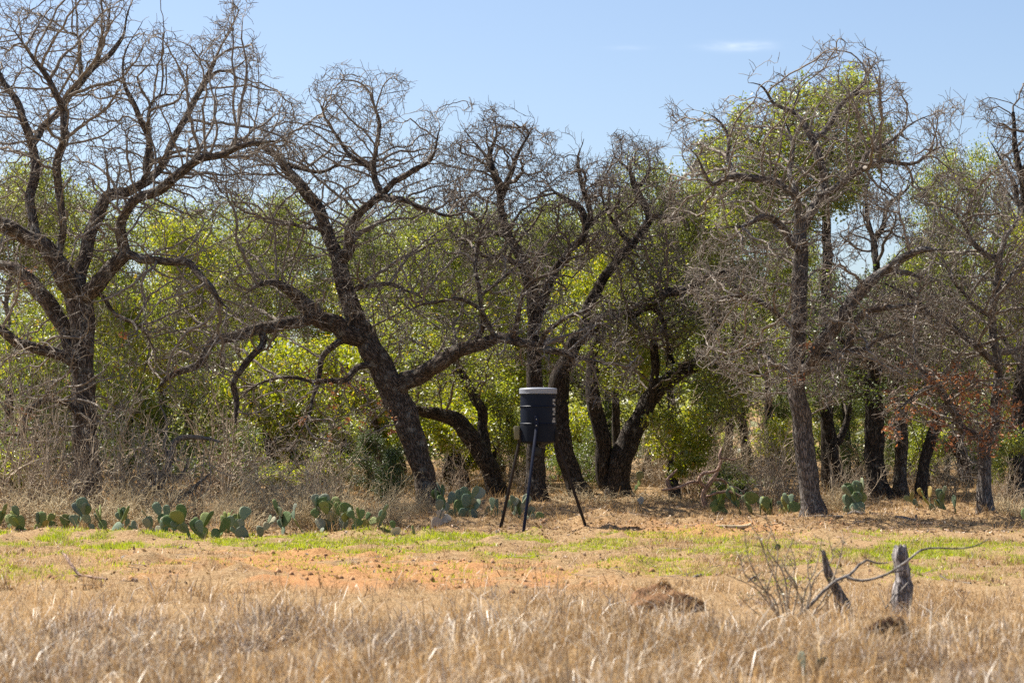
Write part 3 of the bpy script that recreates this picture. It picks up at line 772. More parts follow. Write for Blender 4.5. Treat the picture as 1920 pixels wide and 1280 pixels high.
oak("bare_oak", "dark trunked oak standing straight behind the feeder drum", 47.2,
    [(1005, 948, 23), (1004, 890, 19), (1006, 820, 17), (1006, 760, 16), (1003, 700, 15), (1001, 640, 14)],
    [(0.8, [(1001, 645, 13), (998, 590, 13), (990, 525, 12), (971, 470, 11), (955, 435, 10), (943, 390, 9.5), (932, 350, 9), (917, 312, 7), (900, 285, 5), (876, 255, 3.5), (862, 232, 2)]),
     (-0.6, [(940, 375, 7), (952, 342, 6.5), (971, 300, 5.5), (990, 255, 3.5), (1000, 230, 2)]),
     (0.4, [(932, 350, 6), (925, 290, 5), (930, 250, 4), (925, 220, 2)]),
     (1.1, [(1000, 620, 11), (1018, 565, 10.5), (1040, 515, 10), (1074, 466, 9.5), (1094, 432, 9), (1088, 395, 8), (1060, 372, 6), (1030, 350, 4), (1010, 310, 3)]),
     (-0.5, [(1094, 432, 7), (1105, 395, 6.5), (1092, 340, 5.5), (1085, 290, 4), (1095, 260, 2.5)]),
     (0.8, [(1096, 430, 6), (1125, 405, 5), (1155, 380, 4), (1160, 345, 2.5)]),
     (-0.9, [(985, 505, 7), (940, 480, 6), (900, 470, 5), (850, 440, 3.5)]),
     (0.9, [(958, 440, 6), (920, 430, 5), (880, 395, 4), (840, 340, 2.5)])],
    [([(850, 225), (930, 215), (1010, 225), (1110, 260), (1150, 330), (1130, 420), (1060, 520), (960, 540), (860, 450), (830, 330)], 1.8, 2500, 0.3)],
    'bark_dark', 'twig_dark', seed=15, twigs=4500, maxnodes=9000)

oak("leaning_oak", "dark oak right behind the feeder leaning left then throwing a limb rightward", 48.5,
    [(1088, 935, 22), (1078, 900, 19), (1062, 860, 18), (1050, 800, 17), (1043, 740, 17), (1048, 705, 16.5), (1066, 672, 16), (1082, 632, 15)],
    [(-1.2, [(1080, 640, 14), (1120, 611, 13.5), (1160, 595, 13), (1202, 574, 12), (1250, 550, 11), (1300, 534, 9), (1345, 515, 6), (1385, 505, 4)]),
     (0.8, [(1088, 625, 12), (1102, 585, 11.5), (1120, 550, 11), (1145, 500, 10.5), (1190, 446, 10), (1215, 410, 9), (1203, 375, 8), (1190, 345, 7), (1176, 318, 5.5), (1157, 290, 4), (1146, 258, 2.5)]),
     (-0.4, [(1213, 410, 6), (1245, 405, 5.5), (1285, 412, 4.5), (1300, 440, 3)]),
     (0.6, [(1195, 350, 5), (1215, 320, 4), (1210, 280, 2.5)]),
     (-0.6, [(1185, 450, 6), (1155, 430, 5), (1135, 385, 4), (1120, 350, 3)]),
     (0.7, [(1210, 572, 6), (1240, 590, 6), (1250, 640, 5), (1245, 690, 3)])],
    [([(1120, 255), (1215, 270), (1240, 330), (1310, 380), (1300, 470), (1400, 480), (1420, 560), (1280, 640), (1120, 600), (1090, 480), (1130, 380)], 1.7, 2300, 0.0)],
    'bark_dark', 'twig_dark', seed=16, twigs=4500, maxnodes=9000)

oak("twin_trunk_oak", "dark twin-trunked live oak curving up to the right behind the feeder", 49.5,
    [(1157, 940, 28), (1158, 900, 24), (1163, 862, 23), (1180, 820, 20), (1205, 776, 17), (1230, 736, 16), (1270, 702, 15), (1308, 682, 13)],
    [(-0.1, [(1152, 925, 17), (1130, 900, 16), (1130, 862, 15.5), (1126, 805, 15), (1116, 742, 14), (1110, 690, 13), (1120, 640, 10), (1150, 600, 7)]),
     (-0.5, [(1213, 762, 11), (1225, 716, 10.5), (1226, 672, 10), (1222, 640, 8)]),
     (0.6, [(1255, 712, 10), (1258, 680, 9), (1250, 640, 8), (1240, 580, 6), (1255, 520, 4)]),
     (0.4, [(1300, 686, 11), (1330, 650, 10), (1345, 600, 8), (1380, 560, 5)]),
     (-0.8, [(1310, 682, 9), (1350, 685, 7), (1400, 690, 5), (1440, 710, 3)])],
    [([(1080, 560), (1250, 480), (1420, 520), (1450, 700), (1330, 760), (1240, 640), (1120, 680)], 1.8, 900, 0.0)],
    'bark_dark', 'twig_dark', seed=17, twigs=2000, maxnodes=6000,
    leaves=[([(1060, 460), (1470, 460), (1470, 780), (1060, 780)], 12000, 'leaf_live', 0.08, "foliage")], group="dark live oaks in the wood")

oak("leaning_oak", "black trunk leaning far left between leaning oak and feeder", 50.0,
    [(932, 930, 20), (921, 885, 18), (900, 842, 17), (872, 806, 16), (846, 786, 14), (820, 776, 12), (790, 770, 11)],
    [(0.6, [(912, 868, 12), (906, 820, 11), (900, 770, 11), (886, 728, 10.5), (870, 700, 9), (850, 660, 7), (845, 600, 5)]),
     (-0.5, [(795, 771, 9), (760, 760, 8), (730, 730, 6), (705, 690, 4)])],
    [([(680, 560), (900, 540), (920, 720), (760, 780), (680, 740)], 1.5, 700, 0.0)],
    'bark_dark', 'twig_dark', seed=18, twigs=1500, maxnodes=5000,
    leaves=[([(600, 480), (960, 480), (960, 800), (600, 800)], 5000, 'leaf_live', 0.07, "foliage")], group="dark live oaks in the wood")

oak("live_oak", "thickest dark trunk of the row behind the tall grey oak", 48.5,
    [(1651, 947, 24), (1644, 895, 20), (1641, 837, 18.5), (1638, 780, 17), (1636, 724, 16), (1640, 660, 14), (1636, 600, 12)],
    [(0.6, [(1637, 620, 9), (1640, 540, 8), (1638, 480, 8), (1640, 445, 8)]),
     (0.3, [(1640, 448, 6), (1630, 402, 5.5), (1625, 360, 4), (1640, 320, 3)]),
     (0.3, [(1641, 447, 6.5), (1655, 420, 6), (1662, 388, 5), (1695, 360, 4), (1720, 330, 3)]),
     (-0.7, [(1638, 690, 8), (1600, 650, 7), (1560, 620, 5), (1530, 570, 3)]),
     (0.7, [(1640, 660, 8), (1690, 610, 7), (1720, 560, 5), (1740, 500, 3)])],
    [([(1590, 330), (1730, 320), (1760, 420), (1700, 480), (1600, 430)], 1.2, 500, 0.2),
     ([(1520, 520), (1760, 500), (1780, 660), (1660, 720), (1520, 680)], 1.6, 700, 0.0)],
    'bark_dark', 'twig_dark', seed=19, twigs=2500, maxnodes=6000,
    leaves=[([(1500, 500), (1780, 500), (1780, 760), (1500, 760)], 5000, 'leaf_dark', 0.07, "foliage")], group="dark live oaks in the wood")

def simple_trunk(label, Y, trunk, limbs, poly, n, leafpoly, nl, lm, seed, bark='bark_dark'):
    oak("live_oak", label, Y, trunk, limbs, [(poly, 1.5, n, 0.0)], bark, 'twig_dark', seed=seed, twigs=n, maxnodes=4000,
        leaves=[(leafpoly, nl, lm, 0.07, "foliage")], group="dark live oaks in the wood")
simple_trunk("straight brown trunk second from the tall grey oak in the row", 48.8,
    [(1688, 946, 16), (1688, 880, 12.5), (1690, 823, 12), (1687, 775, 11.5), (1684, 700, 10), (1690, 620, 8)],
    [(0.5, [(1686, 720, 7), (1710, 660, 6), (1740, 600, 4)])], [(1620, 520), (1780, 520), (1780, 680), (1640, 680)], 450, [(1600, 500), (1800, 500), (1800, 740), (1600, 740)], 3500, 'leaf_dark', 21, 'bark_oak')
simple_trunk("slanting black trunk behind the cactus near the rusty-leaved oak", 48.0,
    [(1724, 944, 13), (1730, 893, 11), (1741, 842, 10.5), (1752, 809, 10), (1764, 778, 9), (1790, 730, 7), (1800, 660, 6)],
    [(0.5, [(1760, 785, 6), (1745, 750, 5), (1740, 690, 4)])], [(1700, 540), (1860, 540), (1860, 720), (1720, 740)], 450, [(1690, 500), (1880, 500), (1880, 760), (1690, 760)], 3500, 'leaf_live', 22)
simple_trunk("small dark trunk bending left beyond the rusty-leaved oak", 54.0,
    [(1815, 922, 12), (1812, 890, 10), (1806, 860, 9), (1790, 840, 8), (1786, 800, 7), (1790, 740, 5)],
    [(-0.4, [(1810, 912, 8), (1778, 893, 7), (1745, 880, 5)])], [(1730, 640), (1850, 640), (1850, 780), (1740, 780)], 300, [(1720, 620), (1860, 620), (1860, 800), (1720, 800)], 2500, 'leaf_live', 23)
simple_trunk("stout black trunk at the right edge of the wood", 48.0,
    [(1907, 937, 22), (1911, 870, 19), (1915, 780, 18), (1920, 700, 17), (1932, 620, 14), (1935, 520, 11), (1922, 420, 9), (1916, 340, 7), (1905, 280, 5), (1900, 210, 3)],
    [(0.5, [(1920, 400, 6), (1890, 320, 4.5), (1868, 290, 3), (1850, 255, 2)]), (-0.5, [(1916, 330, 5), (1935, 270, 4), (1930, 200, 2.5)]), (0.6, [(1920, 690, 8), (1890, 650, 6), (1870, 600, 4)])],
    [(1845, 230), (1880, 195), (1960, 180), (1980, 420), (1880, 340)], 750, [(1860, 420), (1990, 420), (1990, 760), (1860, 760)], 4500, 'leaf_bright', 24)
simple_trunk("dark trunk half hidden just right of the tall grey oak", 50.5,
    [(1572, 915, 15), (1566, 870, 12), (1556, 810, 11), (1545, 740, 10), (1550, 640, 9)],
    [(0.4, [(1560, 840, 8), (1585, 790, 7), (1600, 730, 5)])], [(1500, 560), (1640, 560), (1640, 720), (1500, 720)], 400, [(1480, 520), (1660, 520), (1660, 760), (1480, 760)], 3500, 'leaf_dark', 25)
oak("live_oak", "tall leafy green live oak rising behind the tall grey oak's crown", 52.0,
    [(1556, 925, 16), (1552, 860, 12), (1550, 760, 11), (1551, 640, 10), (1550, 540, 9.5), (1550, 435, 9), (1546, 380, 8.5), (1530, 320, 7.5)],
    [(-0.5, [(1548, 400, 6), (1500, 350, 5.5), (1450, 310, 5), (1410, 270, 3.5), (1370, 250, 2)]),
     (0.8, [(1540, 350, 6), (1560, 290, 5), (1580, 240, 4), (1590, 190, 2)]),
     (0.2, [(1530, 320, 6), (1500, 260, 5), (1480, 200, 4), (1500, 165, 2)]),
     (0.6, [(1545, 375, 5), (1600, 330, 4), (1640, 300, 3), (1660, 270, 2)])],
    [([(1340, 260), (1380, 230), (1440, 170), (1520, 140), (1600, 150), (1630, 220), (1680, 250), (1660, 320), (1560, 370), (1440, 400), (1350, 350)], 1.8, 1500, 0.2)],
    'bark_dark', 'twig_dark', seed=26, twigs=1500, maxnodes=7000,
    leaves=[([(1320, 130), (1700, 130), (1700, 420), (1320, 420)], 30000, 'leaf_live', 0.085, "foliage")], group="dark live oaks in the wood")

# ------------------------------------------------------------------ leafy trees of the wood behind (a few kinds, copied)
def leafy_proto(name, h_trunk, rx, rz, n_att, n_leaf, leafmat, seed, size=0.064, lean=0.0, clump=0.15, bark='bark_dark'):
    r = np.random.default_rng(seed)
    top = h_trunk + rz * 0.5
    k = 14
    pos = []; par = []; fix = []
    ph = r.uniform(0, 6.28, 2)
    for i in range(k):
        t = i / (k - 1)
        pos.append([lean * t * t + 0.12 * math.sin(3 * t + ph[0]), 0.12 * math.sin(2.5 * t + ph[1]), -0.15 + t * (top + 0.15)])
        par.append(i - 1); fix.append(0.17 * (1 - 0.65 * t) + (0.06 if i == 0 else 0))
    pos = np.array(pos)
    # lobed crown: several overlapping lumps
    cz = h_trunk + rz
    L = []
    for i in range(9):
        a = r.uniform(0, 6.28); u = r.uniform(0.25, 0.7)
        L.append((lean + math.cos(a) * rx * u, math.sin(a) * rx * u, cz + r.uniform(-0.55, 0.62) * rz, r.uniform(0.32, 0.52)))
    A = []
    for (x, y, z, s) in L:
        m = n_att // 9
        d = r.normal(size=(m, 3)); d /= np.linalg.norm(d, axis=1)[:, None]
        q = d * (r.uniform(0.15, 1, m) ** 0.45)[:, None] * np.array([rx * s, rx * s, rz * s * 1.05])
        A.append(q + np.array([x, y, z]))
    A = np.concatenate(A)
    pos2, par2 = colonize(pos, par, A, 2.5, 0.16, 0.15, 90, 0.3, r=r, maxch=4, maxnodes=5000)
    fix2 = np.zeros(len(pos2)); fix2[:k] = fix
    part = np.full(len(pos2), 99); part[:k] = 0
    rad = pipe_radii(par2, fix2, 0.005)
    T = build_tubes(pos2, par2, rad, part)
    root = thing(name, (0, 0, 0), "tmp", "tree", "leafy trees of the wood")
    for p, (V, q, b) in T.items():
        mesh_obj("trunk" if p == 0 else "branches", V, quads=q, mat=M[bark if p == 0 else 'twig_dark'], parent=root, smooth=True, attrs={"bark": ('FLOAT_VECTOR', b)})
    tips = np.where(rad < 0.007)[0]; tips = tips[pos2[tips][:, 2] > h_trunk * 0.5]
    w = r.uniform(0, 1, len(tips)) ** 3.5 + 0.02       # some clumps full, some nearly bare
    idx = r.choice(tips, n_leaf, p=w / w.sum())
    cen = pos2[idx] + r.normal(size=(n_leaf, 3)) * clump * np.array([1, 1, 0.7])
    leaf_mesh("crown", cen, size, M[leafmat], root, None, r)
    root["height"] = 0.0; del root["height"]
    return root

protos = {
    'a': (leafy_proto("leafy_oak", 1.9, 1.9, 1.75, 800, 27000, 'leaf_live', 101), 5.4, 1.9),
    'b': (leafy_proto("leafy_oak", 1.6, 2.1, 1.9, 800, 27000, 'leaf_pale', 102), 5.4, 2.1),
    'c': (leafy_proto("leafy_oak", 1.2, 1.7, 1.7, 750, 24000, 'leaf_bright', 103, size=0.068), 4.6, 1.7),
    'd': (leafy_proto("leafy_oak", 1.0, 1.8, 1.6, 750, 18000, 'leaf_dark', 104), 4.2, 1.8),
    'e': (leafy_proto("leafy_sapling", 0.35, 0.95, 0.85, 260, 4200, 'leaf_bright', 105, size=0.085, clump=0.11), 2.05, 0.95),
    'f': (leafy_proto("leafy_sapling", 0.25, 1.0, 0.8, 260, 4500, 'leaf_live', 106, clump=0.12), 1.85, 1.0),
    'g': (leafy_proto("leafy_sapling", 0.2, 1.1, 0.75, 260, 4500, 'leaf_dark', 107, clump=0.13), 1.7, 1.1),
}
used = set()
def place(kind, cx, top, width, Y, label, rz=None):
    """stand a leafy tree at depth Y so that it is as tall and wide as the photo shows"""
    root, h0, r0 = protos[kind]
    x = (cx - 960) / F * Y
    z = H(x, Y)
    ztop = P(cx, top, Y)[2]
    sz = (ztop - z) / h0
    sx = (width / 2) / F * Y / r0
    rz = random.uniform(0, 6.28) if rz is None else rz
    if kind not in used:
        used.add(kind); root.location = (x, Y, z); root.rotation_euler = (0, 0, rz); root.scale = (sx, sx, sz); root["label"] = label
        return root
    return copy_tree(root, (x, Y, z), rz, (sx, sx, sz), label)

for (k, cx, top, w, Y, lab) in (
    ('b', 10, 285, 330, 52, "pale green live oak at the far left behind the massive oak"),
    ('a', 150, 370, 280, 55, "green live oak directly behind the massive oak's trunk"),
    ('c', 300, 365, 270, 57, "yellow-green oak behind the massive oak's right-hand limb"),
    ('b', 420, 395, 270, 60, "pale olive oak behind the arching limb's left end"),
    ('a', 520, 372, 230, 56, "green live oak with a pointed crown behind the arching limb"),
    ('c', 640, 480, 270, 58, "bright green oak behind the leaning oak's fork"),
    ('b', 720, 392, 250, 61, "pale olive oak behind the leaning oak's upper crown"),
    ('a', 850, 410, 260, 57, "green live oak between leaning oak and drum, high behind"),
    ('c', 960, 405, 240, 60, "yellow-topped oak high above the feeder drum"),
    ('b', 1060, 365, 250, 58, "pale olive oak behind the bare crown above the feeder"),
    ('c', 1160, 370, 250, 54, "bright green oak right of and above the feeder drum"),
    ('b', 1250, 283, 300, 56, "broad pale olive live oak left of the tall grey oak"),
    ('b', 1370, 310, 250, 58, "pale olive oak touching the tall grey oak's left limbs"),
    ('a', 1440, 400, 240, 60, "green live oak directly behind the tall grey oak's stem"),
    ('d', 1580, 530, 260, 58, "dark evergreen oak low between the grey oak's fork and slanting limb"),
    ('b', 1680, 480, 230, 60, "pale olive oak behind the grey oak's slanting limb"),
    ('a', 1800, 285, 230, 55, "green live oak rising left of the right edge trees"),
    ('c', 1905, 310, 230, 56, "yellow-green oak behind the stout trunk at right edge"),
    ('c', 100, 400, 300, 66, "yellow-green oak showing through the massive oak's fork"),
    ('a', 360, 375, 290, 67, "green oak in the back row above the arching limb's left end"),
    ('b', 620, 385, 280, 68, "pale oak in the back row behind the leaning oak's bend"),
    ('a', 790, 390, 280, 66, "green oak in the back row left of the drum's trunk"),
    ('b', 910, 385, 260, 68, "pale olive oak in the back row just left above the drum"),
    ('a', 1110, 375, 260, 67, "green oak in the back row right above the drum"),
    ('c', 1330, 320, 260, 66, "yellow-green oak in the back row left of the grey oak"),
    ('a', 1500, 470, 180, 67, "green oak in the back row behind the grey oak's main stem"),
    ('b', 1730, 440, 200, 66, "pale olive oak in the back row right of the sky gap"),
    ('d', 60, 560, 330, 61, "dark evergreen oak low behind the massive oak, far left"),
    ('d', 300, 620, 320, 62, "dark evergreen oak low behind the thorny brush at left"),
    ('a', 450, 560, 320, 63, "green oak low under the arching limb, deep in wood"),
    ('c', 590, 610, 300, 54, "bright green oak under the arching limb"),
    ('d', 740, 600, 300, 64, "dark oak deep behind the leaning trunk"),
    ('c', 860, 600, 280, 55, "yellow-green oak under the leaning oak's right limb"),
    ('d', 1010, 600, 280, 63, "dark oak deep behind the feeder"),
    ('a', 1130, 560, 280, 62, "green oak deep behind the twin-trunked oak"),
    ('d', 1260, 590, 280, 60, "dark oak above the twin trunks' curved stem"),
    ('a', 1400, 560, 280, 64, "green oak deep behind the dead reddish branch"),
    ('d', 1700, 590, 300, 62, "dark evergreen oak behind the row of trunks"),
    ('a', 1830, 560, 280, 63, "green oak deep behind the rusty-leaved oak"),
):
    place(k, cx, top, w, Y, lab)

for (k, cx, top, w, Y, lab) in (
    ('e', 500, 590, 180, 50, "bright yellow-green sapling under the arching limb's middle"),
    ('f', 400, 680, 170, 51, "green sapling left of the hanging crooked branch"),
    ('e', 560, 700, 170, 50, "bright leafy sapling right of the hanging crooked branch"),
    ('g', 420, 800, 200, 48.5, "dark leafy bush behind the big central cactus clump at left"),
    ('e', 545, 860, 150, 48, "low yellow-green bush behind the blue-grey cactus"),
    ('f', 640, 780, 150, 49, "green bush left of the leaning oak's trunk"),
    ('e', 860, 730, 160, 52, "bright sapling between the leaning oak and the feeder"),
    ('f', 930, 700, 150, 53, "green sapling just left of the feeder drum"),
    ('e', 1075, 730, 120, 52, "bright green sapling against the feeder drum's right side"),
    ('g', 1085, 800, 120, 50.5, "dark green bush behind the feeder's right leg"),
    ('e', 1268, 735, 165, 48, "bright yellow-green sapling right of the twin trunks"),
    ('g', 1390, 870, 160, 50, "low dark bush behind the dead reddish branch"),
    ('g', 1345, 830, 120, 56, "dark bush between twin-trunked oak and grey oak"),
    ('e', 1450, 760, 110, 54, "thin yellow-green sapling left of the grey oak's trunk"),
    ('f', 1725, 720, 140, 52, "green sapling between the straight and slanting trunks"),
    ('g', 1600, 800, 110, 54, "dark bush in the row of trunks"),
    ('e', 1905, 560, 120, 52, "bright yellow-green sapling at the right edge"),
    ('f', 1900, 800, 110, 46, "pale leafy bush beside the stout right edge trunk"),
    ('g', 20, 740, 220, 50, "dark bush at the far left edge"),
    ('f', 60, 600, 200, 50, "green sapling behind the massive oak's left limbs"),
    ('e', 20, 820, 150, 47.5, "yellow-green bush at the far left edge near the ground"),
    ('g', 290, 760, 220, 50, "dark bush behind the thorny brush at left"),
    ('f', 250, 520, 220, 51, "green sapling right of the massive oak's fork"),
    ('e', 700, 560, 160, 52, "bright sapling behind the leaning oak's trunk"),
):
    place(k, cx, top, w, Y, lab)

# deep understory closing the wood
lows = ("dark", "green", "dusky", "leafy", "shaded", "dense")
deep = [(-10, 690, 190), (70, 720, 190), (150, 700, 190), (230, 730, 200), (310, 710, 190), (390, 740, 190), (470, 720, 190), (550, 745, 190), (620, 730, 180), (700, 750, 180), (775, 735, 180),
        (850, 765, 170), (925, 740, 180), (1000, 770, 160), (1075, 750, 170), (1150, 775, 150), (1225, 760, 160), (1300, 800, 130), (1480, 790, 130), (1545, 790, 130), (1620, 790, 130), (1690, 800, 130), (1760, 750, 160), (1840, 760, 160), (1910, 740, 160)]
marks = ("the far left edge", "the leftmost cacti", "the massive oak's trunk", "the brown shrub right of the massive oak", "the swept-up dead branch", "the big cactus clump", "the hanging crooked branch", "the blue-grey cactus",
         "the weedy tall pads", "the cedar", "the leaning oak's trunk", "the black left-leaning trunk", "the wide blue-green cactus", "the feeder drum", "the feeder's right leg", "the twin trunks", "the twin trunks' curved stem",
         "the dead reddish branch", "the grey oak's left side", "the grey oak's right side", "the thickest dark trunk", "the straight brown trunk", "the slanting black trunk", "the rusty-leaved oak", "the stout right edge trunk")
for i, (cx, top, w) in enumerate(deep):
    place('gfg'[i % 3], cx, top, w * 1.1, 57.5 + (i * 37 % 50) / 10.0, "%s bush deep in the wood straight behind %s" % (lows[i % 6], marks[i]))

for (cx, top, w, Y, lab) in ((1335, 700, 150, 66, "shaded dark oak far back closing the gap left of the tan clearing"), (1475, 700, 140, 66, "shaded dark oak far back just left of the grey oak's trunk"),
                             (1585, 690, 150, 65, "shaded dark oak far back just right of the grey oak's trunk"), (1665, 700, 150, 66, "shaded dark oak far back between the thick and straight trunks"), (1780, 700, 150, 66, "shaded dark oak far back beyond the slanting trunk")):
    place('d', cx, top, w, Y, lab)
# ------------------------------------------------------------------ brush
def brush_proto(name, n, h, spread, seed, mat, cat, twig=3, lean=(0, 0), r0=0.006):
    r = np.random.default_rng(seed)
    pos = []; par = []; rad = []
    for i in range(n):
        a = r.uniform(0, 6.28); b = spread * 0.35 * r.uniform(0, 1) ** 0.5
        p = np.array([math.cos(a) * b, math.sin(a) * b, -0.04])
        d = np.array([math.cos(a) * r.uniform(0.1, 0.8) * spread / h + lean[0], math.sin(a) * r.uniform(0.1, 0.8) * spread / h + lean[1], 1.0])
        hh = h * r.uniform(0.4, 1.0); k = 7; st = hh / k
        pos.append(p); par.append(-1); rad.append(r0 * r.uniform(0.8, 1.6)); cur = len(pos) - 1
        rr = rad[-1]
        for s in range(k):
            d = d + r.normal(size=3) * 0.26 + np.array([0, 0, -0.05 * s * 0.4]); d /= np.linalg.norm(d)
            p = p + d * st
            rr *= 0.86
            pos.append(p); par.append(cur); rad.append(rr); cur = len(pos) - 1
            for t in range(twig if s > 0 else 0):
                if r.uniform() < 0.62:
                    d2 = d * 0.5 + r.normal(size=3) * 0.7; d2 /= np.linalg.norm(d2)
                    c2 = cur; p2 = p
                    for q in range(3):
                        d2 = d2 + r.normal(size=3) * 0.3 + np.array([0, 0, 0.08]); d2 /= np.linalg.norm(d2)
                        p2 = p2 + d2 * st * r.uniform(0.35, 0.8)
                        pos.append(p2); par.append(c2); rad.append(max(0.0024, rr * (0.62 - 0.12 * q))); c2 = len(pos) - 1
    pos = np.array(pos); par = np.array(par); rad = np.array(rad); part = np.zeros(len(pos), int)
    V, q, b = build_tubes(pos, par, rad, part)[0]
    root = thing(name, (0, 0, 0), "tmp", cat, "twiggy brush along the wood's edge")
    o = mesh_obj("stems", V, quads=q, mat=M[mat], parent=root, smooth=True, attrs={"bark": ('FLOAT_VECTOR', b)})
    return root

bp = {
    'w': (brush_proto("bare_shrub", 30, 1.9, 1.5, 201, 'brush', "shrub", r0=0.012, twig=4), 1.6, 1.0),
    'x': (brush_proto("bare_shrub", 30, 2.0, 1.2, 202, 'brush', "shrub", r0=0.013, twig=4), 1.7, 1.0),
    'y': (brush_proto("straw_weeds", 130, 0.75, 0.8, 203, 'straw', "weeds", twig=1, r0=0.0055), 0.65, 0.5),
    'z': (brush_proto("leaning_weeds", 100, 1.0, 0.7, 204, 'straw', "weeds", twig=1, lean=(0.9, -0.1), r0=0.005), 0.7, 0.7),
}
bused = set()
def brush(kind, cx, by, top, w, label, Y=None, rz=None):
    root, h0, r0 = bp[kind]
    if Y is None: Y = 1.65 * F / (by - 800)
    x = (cx - 960) / F * Y; z = H(x, Y)
    sz = max(0.2, (P(cx, top, Y)[2] - z) / h0); sx = (w / 2) / F * Y / r0
    rz = random.uniform(0, 6.28) if rz is None else rz
    if kind not in bused:
        bused.add(kind); root.location = (x, Y, z); root.rotation_euler = (0, 0, rz); root.scale = (sx, sx, sz); root["label"] = label
    else: copy_tree(root, (x, Y, z), rz, (sx, sx, sz), label)
for a in (
    ('x', 40, 0, 650, 240, "brown bare thicket at the far left below the massive oak's limbs", 41.0),
    ('w', 130, 0, 700, 220, "dense bare brush in front of the massive oak's trunk", 40.6),
    ('x', 235, 0, 720, 220, "brown bare shrub right of the massive oak's trunk", 41.2),
    ('w', 330, 0, 760, 260, "wide grey bare shrub over the big cactus clump", 41.6),
    ('x', 415, 0, 690, 220, "grey-brown bare shrub left of the hanging crooked branch", 45.5),
    ('w', 530, 0, 810, 200, "low bare shrub behind the blue-grey cactus", 42.0),
    ('x', 620, 0, 760, 180, "bare brown shrub left of the leaning oak", 47.0),
    ('w', 850, 0, 820, 130, "bare shrub right of the leaning oak's base", 47.5),
    ('w', 1000, 0, 830, 110, "thin bare shrub behind the feeder legs", 49.5),
    ('x', 1290, 0, 780, 170, "bare brown shrub behind the dead reddish branch", 52.0),
    ('x', 1440, 0, 740, 150, "spindly bare shrub just left of the grey oak", 45.0),
    ('w', 1590, 0, 850, 110, "straggly bare shrub behind the cactus by the grey oak", 44.0),
    ('w', 1790, 0, 850, 130, "thin bare shrub between slanting trunk and rusty-leaved oak", 51.0),
    ('x', 1890, 0, 860, 100, "bare shrub right of the rusty-leaved oak", 45.0),
    ('x', 1220, 0, 800, 120, "bare shrub right of the twin trunks' foot", 55.0),
    ('x', 1345, 0, 770, 150, "dense bare shrub left of the tan clearing gap", 56.0),
    ('w', 1410, 0, 800, 130, "grey bare shrub in the tan clearing gap", 58.0),
    ('x', 1640, 0, 800, 150, "bare brown shrub behind the trunk row", 53.0),
    ('w', 1720, 0, 830, 140, "grey bare shrub behind the slanting trunk", 54.0),
    ('x', 1130, 0, 790, 150, "bare shrub deep behind the feeder's right leg", 57.0),
    ('w', 950, 0, 800, 150, "bare grey shrub left behind the feeder", 55.0),
    ('x', 1310, 0, 740, 160, "tall bare brown shrub above the dead reddish branch", 50.5),
    ('x', 1385, 0, 760, 150, "tall bare shrub between the dead branch and the grey oak", 51.5),
    ('w', 1475, 0, 800, 110, "bare shrub touching the grey oak's left side", 48.0),
    ('w', 60, 0, 880, 200, "low tangled bare shrub behind the leftmost cacti", 41.0)):
    brush(a[0], a[1], a[2], a[3], a[4], a[5], Y=a[6])
for a in (
    ('y', 45, 0, 890, 150, "tall straw weeds at the far left behind the low spreading cactus", 39.3),
    ('z', 200, 0, 880, 170, "tall straw weeds swept across the massive oak's trunk foot", 39.8),
    ('y', 300, 0, 885, 170, "tall pale weeds before the wide grey shrub", 39.6),
    ('z', 400, 0, 890, 150, "tall bent weeds above the big cactus clump", 39.2),
    ('y', 500, 0, 860, 140, "tall pale weeds behind the blue-grey cactus", 40.2),
    ('y', 600, 0, 850, 130, "tall dry weeds left of the cedar", 40.6),
    ('y', 150, 0, 905, 190, "straw-coloured weeds in front of the massive oak", 38.6),
    ('y', 270, 0, 930, 150, "dry weeds between the leftmost cacti and the big clump", 38.4),
    ('y', 455, 0, 925, 90, "dry weeds left of the blue-grey cactus", 38.2),
    ('y', 575, 0, 905, 110, "pale straw weeds left of the two tall round pads", 38.3),
    ('z', 640, 0, 905, 140, "dry weeds tangled through the tall round pads", 38.0),
    ('z', 715, 0, 885, 150, "swept-over straw weeds at the leaning oak's foot", 39.5),
    ('z', 770, 0, 905, 110, "bent dry weeds against the leaning oak's trunk", 43.0),
    ('y', 1100, 0, 905, 130, "dry golden weeds behind the feeder's right leg", 46.0),
    ('y', 1230, 0, 915, 130, "dry weeds in front of the twin trunks", 47.0),
    ('y', 1560, 0, 900, 90, "pale weeds between the grey oak and the cactus", 43.5),
    ('y', 1670, 0, 930, 120, "dry weeds at the foot of the trunk row", 46.5),
    ('y', 1890, 0, 920, 100, "dry weeds right of the rusty-leaved oak's foot", 43.5)):
    brush(a[0], a[1], a[2], a[3], a[4], a[5], Y=a[6], rz=random.uniform(-0.4, 0.4) if a[0] == 'z' else None)

